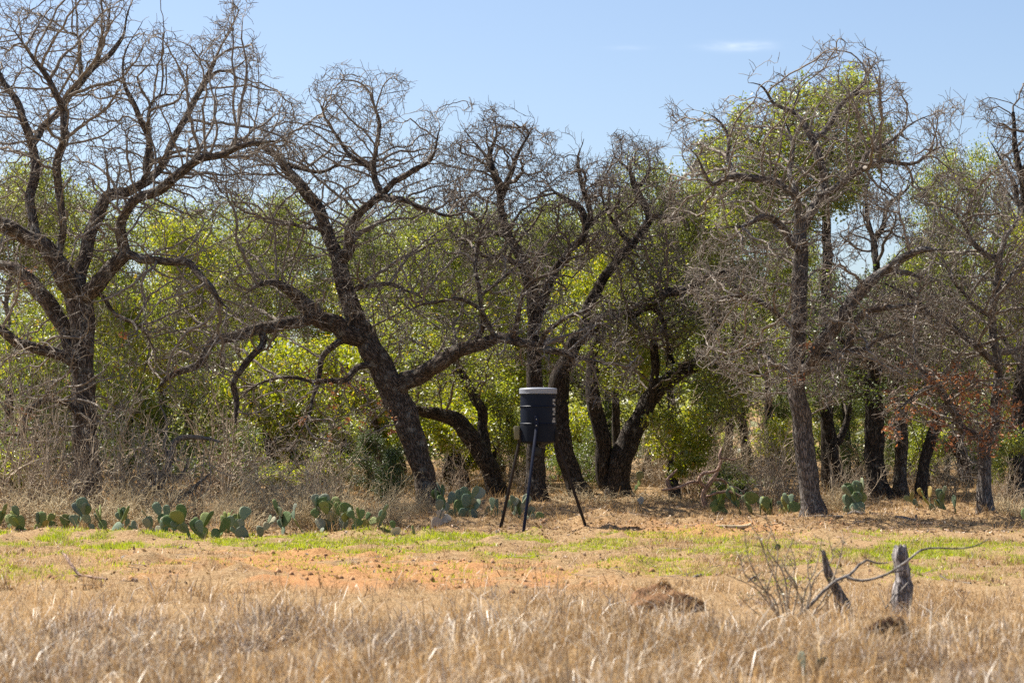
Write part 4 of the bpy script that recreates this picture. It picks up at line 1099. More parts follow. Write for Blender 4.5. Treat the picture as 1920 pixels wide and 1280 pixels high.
# cedar seedling (dark feathery evergreen) left of the leaning oak
def cedar(cx, top, w, Y, label, seed):
    r = np.random.default_rng(seed)
    x = (cx - 960) / F * Y; z = H(x, Y); h = P(cx, top, Y)[2] - z; rad = w / 2 / F * Y
    root = thing("cedar_seedling", (x, Y, z), label, "cedar")
    pos = [np.array([0, 0, -0.05])]; par = [-1]; rd = [0.03]
    for i in range(10):
        pos.append(np.array([0.02 * math.sin(i), 0.02 * math.cos(i * 1.7), h * (i + 1) / 10])); par.append(i); rd.append(0.03 * (1 - i / 10.5))
    cen = []
    for i in range(70):
        t = r.uniform(0.08, 1); a = r.uniform(0, 6.28); L = rad * (1.05 - 0.8 * t) * r.uniform(0.7, 1.1)
        b = int(t * 9) + 1; p = pos[b]; cur = b
        for s in range(3):
            p = p + np.array([math.cos(a) * L / 3, math.sin(a) * L / 3, 0.03 + 0.02 * s]); pos.append(p); par.append(cur); rd.append(0.006 - 0.0015 * s); cur = len(pos) - 1
            cen.append(p + r.normal(size=(34, 3)) * 0.05)
    pos = np.array(pos); V, q, bk = build_tubes(pos, np.array(par), np.array(rd), np.zeros(len(pos), int))[0]
    mesh_obj("stem", V, quads=q, mat=M['twig_dark'], parent=root, attrs={"bark": ('FLOAT_VECTOR', bk)})
    V, t = leaf_arrays(np.concatenate(cen), 0.05, r, aspect=0.25)
    mesh_obj("foliage", V, tris=t, mat=M['cedar'], parent=root)
cedar(690, 815, 120, 46.8, "feathery dark green cedar left of the leaning oak's base", 301)
cedar(735, 850, 80, 45.2, "small cedar seedling against the leaning oak's trunk", 302)

# ------------------------------------------------------------------ prickly pears
def pad_mesh(seed, elong):
    r = np.random.default_rng(seed)
    k, nr = 12, 7
    V = [(0, 0, 0)]
    for i in range(1, nr):
        t = i / nr; z = (1 - math.cos(math.pi * t)) / 2
        w = math.sin(math.pi * t) ** 0.75 * (0.50 - 0.30 * (1 - z) ** 1.5) * elong
        for j in range(k):
            a = 2 * math.pi * j / k
            e = 1 + 0.04 * math.sin(3 * a + seed + i)
            V.append((w * math.cos(a) * e, 0.05 * math.sin(a) * math.sin(math.pi * min(1, t * 1.05)) ** 0.5 + 0.05 * math.sin(seed) * (z - 0.5) ** 2 + 0.03 * math.cos(a) ** 2 * math.sin(seed * 2), z))
    V.append((0, 0, 1))
    tris = []; quads = []
    for j in range(k):
        tris.append((0, 1 + (j + 1) % k, 1 + j))
        last = 1 + (nr - 2) * k
        tris.append((last + j, last + (j + 1) % k, len(V) - 1))
    for i in range(nr - 2):
        for j in range(k):
            a = 1 + i * k + j; b = 1 + i * k + (j + 1) % k
            quads.append((a, b, b + k, a + k))
    o = mesh_obj("pad", V, quads=quads, tris=tris, smooth=True, link=False)
    return o.data

def cactus_mat(name, c1, c2, c3):
    m, nt, out = new_mat(name)
    oi = N(nt, "ShaderNodeObjectInfo"); tc = N(nt, "ShaderNodeTexCoord")
    base = ramp(nt, oi.outputs['Random'], [(0.0, c1), (0.55, c2), (1.0, c3)])
    nz = N(nt, "ShaderNodeTexNoise", i_Scale=4.0, i_Detail=6.0, i_Roughness=0.7); nt.links.new(tc.outputs['Object'], nz.inputs[0])
    base = mixc(nt, ramp(nt, nz.outputs[0], [(0.55, (0, 0, 0)), (0.75, (0.7, 0.7, 0.7))]), base, (0.27, 0.25, 0.15))
    mp = N(nt, "ShaderNodeMapping"); mp.inputs['Scale'].default_value = (11, 4, 11); nt.links.new(tc.outputs['Object'], mp.inputs[0])
    v = N(nt, "ShaderNodeTexVoronoi"); v.inputs['Scale'].default_value = 1.0; v.inputs['Randomness'].default_value = 0.35
    nt.links.new(mp.outputs[0], v.inputs[0])
    dots = ramp(nt, v.outputs['Distance'], [(0.10, (1, 1, 1)), (0.2, (0, 0, 0))])
    base = mixc(nt, dots, base, (0.42, 0.38, 0.26))
    b = N(nt, "ShaderNodeBsdfPrincipled", i_Roughness=0.72); b.inputs['Specular IOR Level'].default_value = 0.2
    nt.links.new(base, b.inputs[0])
    bp_ = N(nt, "ShaderNodeBump", i_Strength=0.4, i_Distance=0.02); nt.links.new(nz.outputs[0], bp_.inputs['Height']); nt.links.new(bp_.outputs[0], b.inputs['Normal'])
    nt.links.new(b.outputs[0], out.inputs[0])
    return m
CM = {'blue': cactus_mat("cactus_blue_green", (0.105, 0.155, 0.10), (0.15, 0.205, 0.13), (0.23, 0.265, 0.165)),
      'green': cactus_mat("cactus_green", (0.075, 0.125, 0.045), (0.125, 0.18, 0.06), (0.22, 0.25, 0.08)),
      'yellow': cactus_mat("cactus_yellow_green", (0.15, 0.20, 0.05), (0.24, 0.265, 0.06), (0.30, 0.22, 0.07)),
      'grey': cactus_mat("cactus_grey", (0.14, 0.165, 0.12), (0.20, 0.22, 0.16), (0.30, 0.28, 0.19)),
      'dead': cactus_mat("cactus_bleached", (0.45, 0.40, 0.32), (0.58, 0.52, 0.43), (0.40, 0.32, 0.24))}
PADS = {}
for cn, cmat in CM.items():
    PADS[cn] = []
    for s in range(4):
        me = pad_mesh(s + 1, 0.72 + 0.12 * s); me.materials.append(cmat); PADS[cn].append(me)

def add_pad(root, base, mat3, size, cn, r):
    o = bpy.data.objects.new("pad", PADS[cn][int(r.integers(4))]); COL.objects.link(o); o.parent = root
    M4 = Matrix(mat3).to_4x4(); M4.translation = Vector([float(v) for v in base])
    o.matrix_local = M4 @ Matrix.Diagonal((size, size, size, 1))
    return o

def frame(up, yaw):
    up = np.asarray(up, float); up /= np.linalg.norm(up)
    nrm = np.array([math.sin(yaw), -math.cos(yaw), 0.0]); nrm -= up * nrm.dot(up); nrm /= np.linalg.norm(nrm)
    x = np.cross(nrm, up)       # local x = wide axis, y = face normal, z = up
    x = -x if np.linalg.det(np.column_stack([x, nrm, up])) < 0 else x
    return [[float(x[i]), float(nrm[i]), float(up[i])] for i in range(3)]

CACTI = []
def cactus(cx, by, w, h, n, colours, label, seed, Y=None, pad=None):
    """a clump of prickly pear: pads budding from pads; w, h in photo pixels"""
    r = np.random.default_rng(seed)
    if Y is None: Y = 1.65 * F / (by - 800)
    x = (cx - 960) / F * Y; z = H(x, Y); k = Y / F
    W = w * k * 1.08; Hh = h * k * 1.1; CACTI.append((x, Y, W))
    ps = 0.92 * (pad or min(0.29, max(0.19, Hh * 0.43)))
    n = int(n * 1.5) if n > 3 else n
    root = thing("prickly_pear", (x, Y, z), label, "cactus", "prickly pears along the wood's edge")
    nb = max(1, int(round(n / 4.6)))
    todo = []
    for i in range(nb):
        bx = ((i + 0.5) / nb - 0.5) * max(W - ps * 0.8, 0.02) + r.normal() * 0.03
        byy = r.uniform(-0.30, 0.30)
        todo.append((np.array([bx, byy, H(x + bx, Y + byy) - z - 0.04]), np.array([r.normal() * 0.45, r.normal() * 0.3, 1.0]), 0, r.uniform(-1.5, 1.5)))
    cnt = 0
    while todo and cnt < n:
        b, up, lv, yaw = todo.pop(0)
        up = up / np.linalg.norm(up)
        s = ps * r.uniform(0.6, 1.15) * (0.95 if lv else 1.0)
        fr = frame(up, yaw); cn = colours[int(r.integers(len(colours)))]
        add_pad(root, b, fr, s, cn, r); cnt += 1
        xa = np.array([fr[0][0], fr[1][0], fr[2][0]])
        if b[2] + s * 1.1 < Hh * 1.3 and lv < 4:
            for c in range(int(r.integers(1, 4))):
                f = r.uniform(-1, 1)
                nb_ = b + up * s * (0.96 - 0.30 * f * f) + xa * s * 0.34 * f
                u2 = up * 0.8 + xa * f * 0.75 + np.array([r.normal() * 0.2, r.normal() * 0.2, 0.35])
                todo.append((nb_, u2, lv + 1, yaw + r.normal() * 0.8))
    return root

cactus(232, 1000, 50, 55, 6, ['green', 'blue'], "prickly pear half hidden in weeds right of the narrow upright pads", 431)
cactus(298, 1004, 36, 48, 5, ['blue', 'grey'], "small blue-green prickly pear at the big clump's left end", 432)
cactus(448, 1002, 40, 52, 6, ['green', 'blue'], "prickly pear bridging the big clump and the blue-grey one", 433)
cactus(588, 998, 46, 60, 7, ['green', 'grey', 'blue'], "prickly pear in weeds just left of the tall rounded pads", 434)
cactus(668, 1000, 44, 50, 6, ['green', 'yellow'], "prickly pear in weeds just right of the tall rounded pads", 435)
cactus(8, 995, 40, 45, 5, ['green'], "small prickly pear cut off by the left edge", 401)
cactus(95, 999, 120, 60, 15, ['green', 'green', 'blue', 'yellow'], "low spreading prickly pear left of the upright narrow pads", 402)
cactus(185, 1003, 75, 85, 10, ['blue', 'green', 'grey'], "prickly pear with upright narrow pads before the massive oak", 403)
cactus(272, 985, 40, 50, 4, ['blue', 'green'], "sparse prickly pear half buried in weeds right of the massive oak", 404)
cactus(325, 1000, 55, 60, 7, ['blue', 'blue', 'green'], "blue-green left half of the big cactus clump under grey shrub", 405)
cactus(375, 1008, 70, 78, 12, ['green', 'green', 'blue'], "tall green prickly pear in middle of the big clump", 406)
cactus(418, 1000, 40, 60, 6, ['yellow', 'green'], "yellow-green prickly pear at the big clump's right end", 407)
cactus(480, 1004, 50, 60, 7, ['grey', 'blue'], "blue-grey drooping prickly pear right of the big clump", 408)
cactus(535, 1000, 45, 42, 4, ['green', 'blue'], "two broad dark pads close to the ground right of the blue-grey cactus", 409, pad=0.3)
cactus(630, 998, 75, 88, 12, ['green', 'green', 'grey'], "tall prickly pear with rounded pads tangled in straw weeds", 410)
cactus(705, 1002, 45, 28, 4, ['blue'], "low dark blue-green pads in front of the swept-over weeds", 411, pad=0.22)
cactus(745, 1004, 25, 22, 2, ['green', 'dead'], "tiny green pad beside a bleached one at the grass edge", 412, pad=0.2)
cactus(775, 1002, 12, 24, 1, ['green'], "single narrow green pad leaning left of the bleached pads", 413, pad=0.22)
cactus(818, 992, 36, 34, 4, ['dead', 'dead', 'grey'], "bleached white pads at the leaning oak's foot", 414, pad=0.22)
cactus(885, 980, 120, 66, 24, ['blue', 'blue', 'green', 'grey'], "wide blue-green prickly pear behind the feeder's left leg", 415, pad=0.29)
cactus(985, 984, 66, 52, 15, ['blue', 'green', 'grey'], "prickly pear seen between the feeder's left and front legs", 416)
cactus(1350, 975, 66, 42, 10, ['yellow', 'yellow', 'green'], "low yellow-green prickly pear right of the dead reddish branch", 417, pad=0.24)
cactus(1440, 976, 115, 62, 22, ['blue', 'green', 'yellow', 'blue'], "blue-green prickly pear just left of the tall grey oak", 418, pad=0.29)
cactus(1600, 976, 56, 62, 11, ['blue', 'green'], "big-padded prickly pear just right of the tall grey oak", 419, pad=0.31)
cactus(1762, 974, 76, 52, 14, ['blue', 'green', 'yellow'], "spiky prickly pear before the slanting black trunk", 420)
cactus(1883, 968, 16, 18, 2, ['green', 'grey'], "small pad right of the rusty-leaved oak's foot", 421, pad=0.18)
cactus(1916, 1003, 20, 38, 3, ['green'], "prickly pear cut off by the right edge", 422, pad=0.26)
cactus(1205, 968, 36, 22, 3, ['green', 'yellow', 'dead'], "scattered low pads between the feeder and the dead reddish branch", 423, pad=0.18)
cactus(1385, 940, 90, 38, 9, ['green', 'green', 'blue'], "dark prickly pear in shade behind the dead reddish branch", 424, Y=50, pad=0.26)
cactus(1180, 935, 40, 30, 4, ['blue', 'green'], "faint prickly pear in the dry grass right of the twin trunks", 425, Y=51, pad=0.25)
cactus(1448, 1035, 8, 14, 1, ['green'], "single dark pad in the green grass below the grey oak", 426, pad=0.13)
cactus(1512, 1300, 38, 55, 3, ['grey'], "weathered grey pads at the bottom edge in tall grass", 427, Y=15.6, pad=0.17)

# ------------------------------------------------------------------ the game feeder
def lathe(prof, k=40):
    pr = [np.array(prof[0], float)]
    for i in range(1, len(prof) - 1):
        p0, p1, p2 = (np.array(prof[i + d], float) for d in (-1, 0, 1))
        for o in (p0, p2):
            d = o - p1; L = np.linalg.norm(d); c = p1 + d / L * min(0.002, L * 0.3)
            if o is p0: pr.append(c); pr.append(p1)
            else: pr.append(c)
    pr.append(np.array(prof[-1], float))
    prof = np.array(pr); a = np.arange(k) * 2 * math.pi / k
    V = np.stack([prof[:, 0, None] * np.cos(a), prof[:, 0, None] * np.sin(a), np.repeat(prof[:, 1, None], k, 1)], -1).reshape(-1, 3)
    i = np.arange(len(prof) - 1)[:, None] * k; j = np.arange(k)[None]; j2 = (j + 1) % k
    q = np.stack([i + j, i + j2, i + k + j2, i + k + j], -1).reshape(-1, 4)
    return V, q
def box(c, s, R=None):
    v = np.array([(x, y, z) for x in (-1, 1) for y in (-1, 1) for z in (-1, 1)], float) * np.array(s) / 2
    if R is not None: v = v @ np.array(R).T
    q = [(0, 1, 3, 2), (4, 6, 7, 5), (0, 4, 5, 1), (2, 3, 7, 6), (0, 2, 6, 4), (1, 5, 7, 3)]
    return v + np.array(c), np.array(q)
def bar(p0, p1, w, w2=None):
    p0 = np.array(p0, float); p1 = np.array(p1, float); d = p1 - p0; L = np.linalg.norm(d); d /= L
    u = np.cross(d, (0.0, 0.0, 1.0)); u = np.array((1.0, 0, 0)) if np.linalg.norm(u) < 1e-4 else u / np.linalg.norm(u); v = np.cross(d, u)
    return box((p0 + p1) / 2, (w, w2 or w, L), np.column_stack([u, v, d]))
def join(*parts):
    V = []; Q = []; o = 0
    for v, q in parts:
        V.append(v); Q.append(np.asarray(q) + o); o += len(v)
    return np.concatenate(V), np.concatenate(Q)
def bevel(o, w=0.004, seg=2):
    m = o.modifiers.new("bevel", 'BEVEL'); m.width = w; m.segments = seg; m.limit_method = 'ANGLE'

FY = 38.8
fk = FY / F
fx = (1009 - 960) / F * FY
fz = H(fx, FY)
feeder = thing("game_feeder", (fx, FY, fz), "dark blue drum game feeder with grey lid standing on three long legs", "game feeder")
M['drum'] = plain_mat("drum_blue", (0.0048, 0.0088, 0.021), 0.5, 0.0, 0.35, 5.0, 0.05, 0.16)
M['drum_low'] = plain_mat("drum_lower_black", (0.006, 0.0085, 0.016), 0.6, 0.0, 0.35, 5.0, 0.05, 0.15)
M['lid'] = plain_mat("lid_grey", (0.25, 0.27, 0.315), 0.5, 0.0, 0.12, 9.0, 0.0, 0.4)
M['leg'] = plain_mat("leg_steel", (0.026, 0.020, 0.017), 0.65, 0.0, 0.5, 14.0, 0.1, 0.15)
M['leg_blue'] = plain_mat("leg_blue", (0.008, 0.012, 0.030), 0.6, 0.0, 0.4, 14.0, 0.1, 0.12)
M['box_olive'] = plain_mat("box_olive", (0.17, 0.15, 0.085), 0.6, 0.0, 0.2, 20.0)
M['black'] = plain_mat("black_metal", (0.018, 0.018, 0.02), 0.5, 0.2, 0.3, 20.0)
M['wire'] = plain_mat("wire_steel", (0.30, 0.28, 0.24), 0.4, 0.8, 0.2, 30.0)
M['white'] = plain_mat("white_print", (0.30, 0.31, 0.31), 0.6, 0.0, 0.15, 60.0)
def zpx(py): return P(1009, py, FY)[2] - fz
R = 33.5 * fk
z_lid, z_top, z_r1, z_r2, z_sk, z_bot = zpx(728), zpx(736.5), zpx(762), zpx(794), zpx(796), zpx(829)
prof = [(0.0, z_sk - 0.02), (R, z_sk - 0.02), (R, z_r2 - 0.014), (R + 0.010, z_r2 - 0.007), (R + 0.010, z_r2 + 0.003), (R, z_r2 + 0.012), (R, z_r1 - 0.014), (R + 0.010, z_r1 - 0.005), (R + 0.010, z_r1 + 0.005), (R, z_r1 + 0.014), (R, z_top + 0.01)]
V, q = lathe(prof); drum = mesh_obj("drum", V, quads=q, mat=M['drum'], parent=feeder, smooth=True); drum.data.polygons.foreach_set("use_smooth", np.ones(len(q), bool))
V, q = lathe([(R - 0.015, z_sk - 0.004), (R + 0.006, z_sk - 0.004), (R + 0.006, z_bot + 0.02), (R - 0.01, z_bot), (0.10, z_bot - 0.035), (0.0, z_bot - 0.035)])
mesh_obj("lower_band", V, quads=q, mat=M['drum_low'], parent=feeder, smooth=True)
V, q = lathe([(R + 0.004, z_top - 0.004), (R + 0.016, z_top - 0.004), (R + 0.018, z_lid - 0.012), (R + 0.008, z_lid), (R - 0.02, z_lid + 0.004), (0.18, z_lid + 0.012), (0.0, z_lid + 0.014)])
lid = mesh_obj("lid", V, quads=q, mat=M['lid'], parent=feeder, smooth=True)
V, q = lathe([(R + 0.014, z_top - 0.014), (R + 0.020, z_top - 0.010), (R + 0.020, z_top - 0.004), (R + 0.014, z_top - 0.003)])
mesh_obj("clamp_ring", V, quads=q, mat=M['lid'], parent=lid, smooth=True)
# legs: tops on the lower band, feet on the ground
def foot(px, Y):
    x = (px - 960) / F * Y; return np.array([x - fx, Y - FY, H(x, Y) - fz - 0.03])
legs = ((195, -0.02, 'leg', (968, 826), foot(937, FY + 0.25)), (265, 0, 'leg_blue', (1000, 800), foot(981, FY - 0.75)), (-15, 0, 'leg', (1044, 826), foot(1099, FY + 0.1)))
for (deg, off, mt, (tx, ty), ft) in legs:
    a = math.radians(deg)
    tp = np.array([(R + 0.022) * math.cos(a), (R + 0.022) * math.sin(a), zpx(ty)])
    V, q = bar(ft, tp, 0.040); l = mesh_obj("leg", V, quads=q, mat=M[mt], parent=feeder); bevel(l)
    V, q = bar(tp - np.array([0, 0, 0.03]), tp + np.array([0, 0, 0.17]), 0.058); s = mesh_obj("leg_socket", V, quads=q, mat=M[mt], parent=feeder); bevel(s)
    for bz in (0.02, 0.12):
        bc = tp * np.array([1.0, 1.0, 0]) * (1 + 0.034 / (R + 0.022)) + np.array([0, 0, tp[2] + bz])
        V, q = box(bc, (0.016, 0.016, 0.016)); mesh_obj("bolt", V, quads=q, mat=M['wire'], parent=s)
    fp = ft + np.array([0, 0, 0.035])
    V, q = box(fp, (0.10, 0.10, 0.01)); p = mesh_obj("foot_plate", V, quads=q, mat=M[mt], parent=l)
# control box on the left
V, q = box((-(R + 0.055), -0.06, zpx(811)), (0.085, 0.13, 0.21)); cb = mesh_obj("control_box", V, quads=q, mat=M['box_olive'], parent=feeder); bevel(cb, 0.008)
V, q = box((-(R + 0.1), -0.06, zpx(808)), (0.012, 0.10, 0.13)); mesh_obj("box_door", V, quads=q, mat=M['box_olive'], parent=cb)
# spinner below
V, q = lathe([(0.0, z_bot - 0.02), (0.075, z_bot - 0.03), (0.05, z_bot - 0.07), (0.05, z_bot - 0.10), (0.0, z_bot - 0.10)], 20); mesh_obj("funnel", V, quads=q, mat=M['black'], parent=feeder, smooth=True)
V, q = box((-0.045, -0.01, zpx(845)), (0.19, 0.16, 0.145)); hs = mesh_obj("motor_housing", V, quads=q, mat=M['black'], parent=feeder); bevel(hs, 0.006)
V, q = lathe([(0.0, zpx(855) - 0.018), (0.15, zpx(855) - 0.02), (0.15, zpx(855) - 0.012), (0.0, zpx(855) - 0.010)], 24); mesh_obj("spinner_plate", V, quads=q, mat=M['leg'], parent=feeder)
a = np.linspace(0, 2 * math.pi, 29); rp = np.stack([0.10 + 0.10 * np.cos(a), -0.12 + 0.02 * np.sin(a), zpx(832) + 0.035 * np.sin(a) - 0.02], -1)
wp = build_tubes(rp, np.arange(29) - 1, np.full(29, 0.006), np.zeros(29, int))[0]
mesh_obj("wire_hoop", wp[0], quads=wp[1], mat=M['wire'], parent=feeder, smooth=True)
# white vertical print on the drum's right side: a column of worn blocks
rr_ = np.random.default_rng(5)
pv = []; pq = []; o_ = 0
for (y0, y1, a0, a1) in ((748, 752, -37, -20), (754, 757.5, -37, -28), (757, 760, -30, -18), (764.8, 769.5, -38, -22), (770.5, 773, -33, -18), (774.5, 778, -38, -24), (783, 786, -36, -22), (787, 792, -40, -20)):
    aa = np.radians(np.linspace(a0, a1, 4)); zz = (zpx(y1), zpx(y0))
    for z in zz:
        for t in aa: pv.append(((R + 0.003) * math.cos(t), (R + 0.003) * math.sin(t), z))
    for i in range(3): pq.append((o_ + i, o_ + i + 1, o_ + 5 + i, o_ + 4 + i))
    o_ += 8
mesh_obj("printed_lettering", pv, quads=pq, mat=M['white'], parent=drum)

# ------------------------------------------------------------------ dead wood
def lines_to_mesh(lines, step=0.06, wob=0.012, seed=1):
    """lines: list of (parent_line or None, [(x,y,z,r)...]) in world metres -> one tube mesh"""
    r = np.random.default_rng(seed); VV = []; QQ = []; BB = []; o = 0
    for pts in lines:
        L = smooth_line(pts, step); n = len(L)
        ln = np.linspace(0, np.linalg.norm(L[-1, :3] - L[0, :3]), n)
        for ax in range(3):
            L[:, ax] += sum(wob / f * np.sin(ln * f * 6 + r.uniform(0, 6.28)) for f in (1, 2.2, 4))
        V, q, b = build_tubes(L[:, :3], np.arange(n) - 1, L[:, 3], np.zeros(n, int), 0.14)[0]
        VV.append(V); QQ.append(q + o); BB.append(b); o += len(V)
    return np.concatenate(VV), np.concatenate(QQ), np.concatenate(BB)

def deadwood(name, label, cat, Y, parts, mat, seed=1, wob=0.012, group=None):
    """parts: list of (part name, list of (px,py,r_px,dY) lines)"""
    k = Y / F
    first = parts[0][1][0][0]
    base = P(first[0], first[1], Y + first[3])
    root = thing(name, base, label, cat, group)
    for i, (pn, lines) in enumerate(parts):
        L = [[np.append(P(x, y, Y + d), r * k) for (x, y, r, d) in ln] for ln in lines]
        for ln in L:
            for pt in ln: pt[2] = max(pt[2], H(pt[0], pt[1]) + 0.5 * pt[3])      # rests on the ground, not in it
        V, q, b = lines_to_mesh(L, seed=seed + i, wob=wob)
        mesh_obj(pn, V, quads=q, mat=M[mat], parent=root, origin=base, smooth=True, attrs={"bark": ('FLOAT_VECTOR', b)})
    return root

deadwood("fallen_branch", "reddish twisting dead branch rising from dry grass right of feeder", "branch", 43.0, [
    ("branch", [[(1322, 945, 4.8, 0), (1318, 925, 4.8, 0), (1330, 905, 4.8, 0), (1345, 885, 4.4, 0.1), (1352, 868, 3.4, 0.2), (1350, 850, 2.7, 0.2), (1354, 838, 1.7, 0.3)]]),
    ("fork", [[(1326, 915, 4.1, 0), (1312, 900, 3.7, -0.1), (1320, 885, 3.4, -0.2), (1345, 880, 2.7, -0.3), (1352, 862, 2.0, -0.3)]]),
    ("fork", [[(1314, 902, 3.4, 0), (1295, 905, 3.1, -0.2), (1270, 915, 2.7, -0.3), (1242, 918, 2.0, -0.4)]]),
    ("fork", [[(1352, 858, 2.0, 0.2), (1370, 860, 1.7, 0.3), (1392, 859, 1.0, 0.5)]]),
    ("fork", [[(1330, 898, 2.7, 0.2), (1355, 900, 3.1, 0.4), (1368, 915, 2.7, 0.5), (1380, 930, 2.4, 0.5), (1400, 935, 1.7, 0.5)]]),
    ("fork", [[(1325, 930, 2.7, -0.2), (1345, 922, 2.7, -0.3), (1368, 922, 2.7, -0.3), (1385, 930, 2.4, -0.3), (1400, 932, 1.7, -0.3)]]),
    ("snag", [[(1258, 915, 4.1, 0.2), (1252, 900, 3.4, 0.2), (1262, 888, 2.7, 0.2), (1268, 878, 1.4, 0.3)]])], 'red_wood', 51)
deadwood("fallen_log", "pale smooth branch lying on the litter below the grey oak", "log", 37.8, [
    ("log", [[(1332, 1001, 3.2, 0), (1355, 997, 4, 0), (1380, 996, 4.5, 0), (1398, 990, 4.5, 0.1), (1408, 986, 3.5, 0.1)]])], 'straw', 52, wob=0.006)
deadwood("fallen_branch", "dark crooked dead branch sweeping up from the ground left of big cactus clump", "branch", 41.6, [
    ("branch", [[(215, 1010, 9, 0), (232, 975, 9, 0), (255, 940, 8.5, 0.1), (285, 912, 8, 0.2), (307, 890, 7, 0.3), (318, 860, 6, 0.4), (332, 825, 5, 0.5), (372, 818, 4, 0.6), (410, 828, 2.5, 0.7)]]),
    ("fork", [[(262, 932, 6, 0.1), (290, 918, 5.5, 0), (308, 906, 5, 0), (315, 885, 3.5, 0)]]),
    ("fork", [[(255, 945, 6, 0), (295, 942, 5, -0.2), (330, 938, 5, -0.3), (352, 925, 4.5, -0.3), (372, 905, 3.5, -0.3), (392, 888, 2, -0.2)]]),
    ("fork", [[(312, 890, 4, 0.3), (335, 892, 3.5, 0.3), (348, 878, 3, 0.3), (352, 862, 2, 0.3)]]),
    ("fork", [[(318, 856, 3.5, 0.4), (308, 830, 3, 0.5), (312, 795, 2.5, 0.6), (300, 760, 1.5, 0.7)]])], 'twig_dark', 53)
deadwood("stick", "long curved stick poking up from the soil at left", "stick", 25.5, [
    ("stick", [[(200, 1112, 2.5, 0), (172, 1095, 3, 0.2), (150, 1078, 3, 0.3), (135, 1060, 3, 0.4), (123, 1042, 3.2, 0.6), (114, 1034, 1.5, 0.7)]])], 'red_wood', 54, 0.004)
deadwood("stick", "short dark stub upright on the orange soil at left", "stick", 25.4, [
    ("stub", [[(258, 1107, 5, 0), (250, 1098, 5, 0), (247, 1085, 3, 0)]]), ("twig", [[(248, 1095, 1.5, 0), (235, 1093, 1.5, 0), (224, 1088, 1, 0)]])], 'red_wood', 55, 0.002)
deadwood("stick", "grey broken branch lying in green grass left of the mound's far side", "stick", 30.2, [
    ("stick", [[(230, 1062, 3, 0), (238, 1070, 3.5, -0.2), (250, 1076, 2, -0.4)]])], 'dead_wood', 56, 0.004)
deadwood("stick", "dark forked stick on the grass right of the weathered post", "stick", 25.0, [
    ("stick", [[(1763, 1078, 1.5, 0.5), (1778, 1093, 2.5, 0.4), (1792, 1108, 3, 0.2), (1820, 1122, 2.5, 0)]]), ("twig", [[(1786, 1104, 1.5, 0.2), (1800, 1100, 1, 0.1)]])], 'twig_dark', 57, 0.004)
deadwood("stick", "short grey stick in the grass above the soil mound", "stick", 26.0, [
    ("stick", [[(1298, 1130, 2.5, 0), (1315, 1124, 3, 0.2), (1334, 1112, 2, 0.5)]])], 'dead_wood', 58, 0.004)
deadwood("stick", "short pale stick left of the foreground twigs", "stick", 25.6, [
    ("stick", [[(1402, 1130, 2, 0), (1416, 1123, 2.2, 0.2), (1432, 1115, 1.5, 0.5)]])], 'dead_wood', 59, 0.004)
deadwood("fallen_log", "weathered grey log chunk at the foot of the big-padded cactus", "log", 42.2, [
    ("log", [[(1588, 972, 4, 0), (1605, 972, 5, 0), (1622, 974, 4, 0)]]), ("splinter", [[(1592, 966, 3, -0.05), (1604, 970, 3.5, -0.1), (1616, 973, 2, -0.15)]])], 'dead_wood', 60, 0.006)
deadwood("fallen_log", "dark rotten log lying before the spiky cactus", "log", 41.0, [
    ("log", [[(1678, 972, 5, 0), (1695, 978, 6, 0), (1716, 980, 5, 0)]]), ("stub", [[(1716, 982, 3, 0), (1719, 972, 3, 0), (1718, 964, 1.5, 0)]])], 'dead_wood', 61, 0.006)
deadwood("fallen_branch", "dark root-like branch lying at the grey oak's foot", "branch", 41.0, [
    ("branch", [[(1475, 978, 2.5, -0.2), (1495, 984, 3, -0.2), (1512, 976, 3.5, -0.1), (1535, 984, 4, 0), (1560, 980, 4, 0), (1580, 974, 3, 0.1)]])], 'twig_dark', 62, 0.006)

# weathered posts in the foreground
def post(label, px, py_top, py_bot, w_bot, w_top, Y, lean_px, seed, pointed):
    r = np.random.default_rng(seed); k = Y / F
    b = P(px, py_bot, Y); b[2] = H(b[0], Y) - 0.05
    t = P(px + lean_px, py_top, Y)
    root = thing("old_post", b, label, "post", "weathered posts in the foreground")
    n, kk = 18, 22
    V = []
    for i in range(n):
        s = i / (n - 1)
        c = b * (1 - s) + t * s - b + np.array([0.012 * math.sin(s * 9 + seed), 0.0, 0.0])
        w = (w_bot * (1 - s) + w_top * s) * k / 2 * (1 + 0.10 * math.sin(s * 13 + seed) + 0.06 * math.sin(s * 31))
        for j in range(kk):
            a = 2 * math.pi * j / kk
            g = 1 - 0.16 * max(0, math.sin(a * 5 + seed + 0.6 * math.sin(s * 4))) ** 3 - 0.10 * max(0, math.sin(a * 9 + seed * 2)) ** 4 + 0.05 * math.sin(2 * a + s * 5)
            z = c[2]
            if i >= n - 3:
                z += (0.05 if pointed else 0.035) * (i - n + 4) / 3 * (vnoise(np.array([j * 0.7]), np.array([seed * 1.3]))[0] - 0.5) * 2
            V.append((c[0] + w * g * math.cos(a), c[1] + w * g * math.sin(a), z))
    V.append(tuple(t - b - np.array([0, 0, 0.03])))
    q = [(i * kk + j, i * kk + (j + 1) % kk, (i + 1) * kk + (j + 1) % kk, (i + 1) * kk + j) for i in range(n - 1) for j in range(kk)]
    tr = [((n - 1) * kk + j, (n - 1) * kk + (j + 1) % kk, n * kk) for j in range(kk)]
    V = np.array(V); bk = np.stack([V[:, 0], V[:, 1], V[:, 2] * 0.35], -1)
    mesh_obj("shaft", V, quads=q, tris=tr, mat=M['post_wood'], parent=root, smooth=True, attrs={"bark": ('FLOAT_VECTOR', bk)})
    return root
M['post_wood'] = bark_mat("weathered_post", (0.07, 0.058, 0.056), (0.33, 0.30, 0.285), (0.52, 0.49, 0.47), 0.45, 1.0)
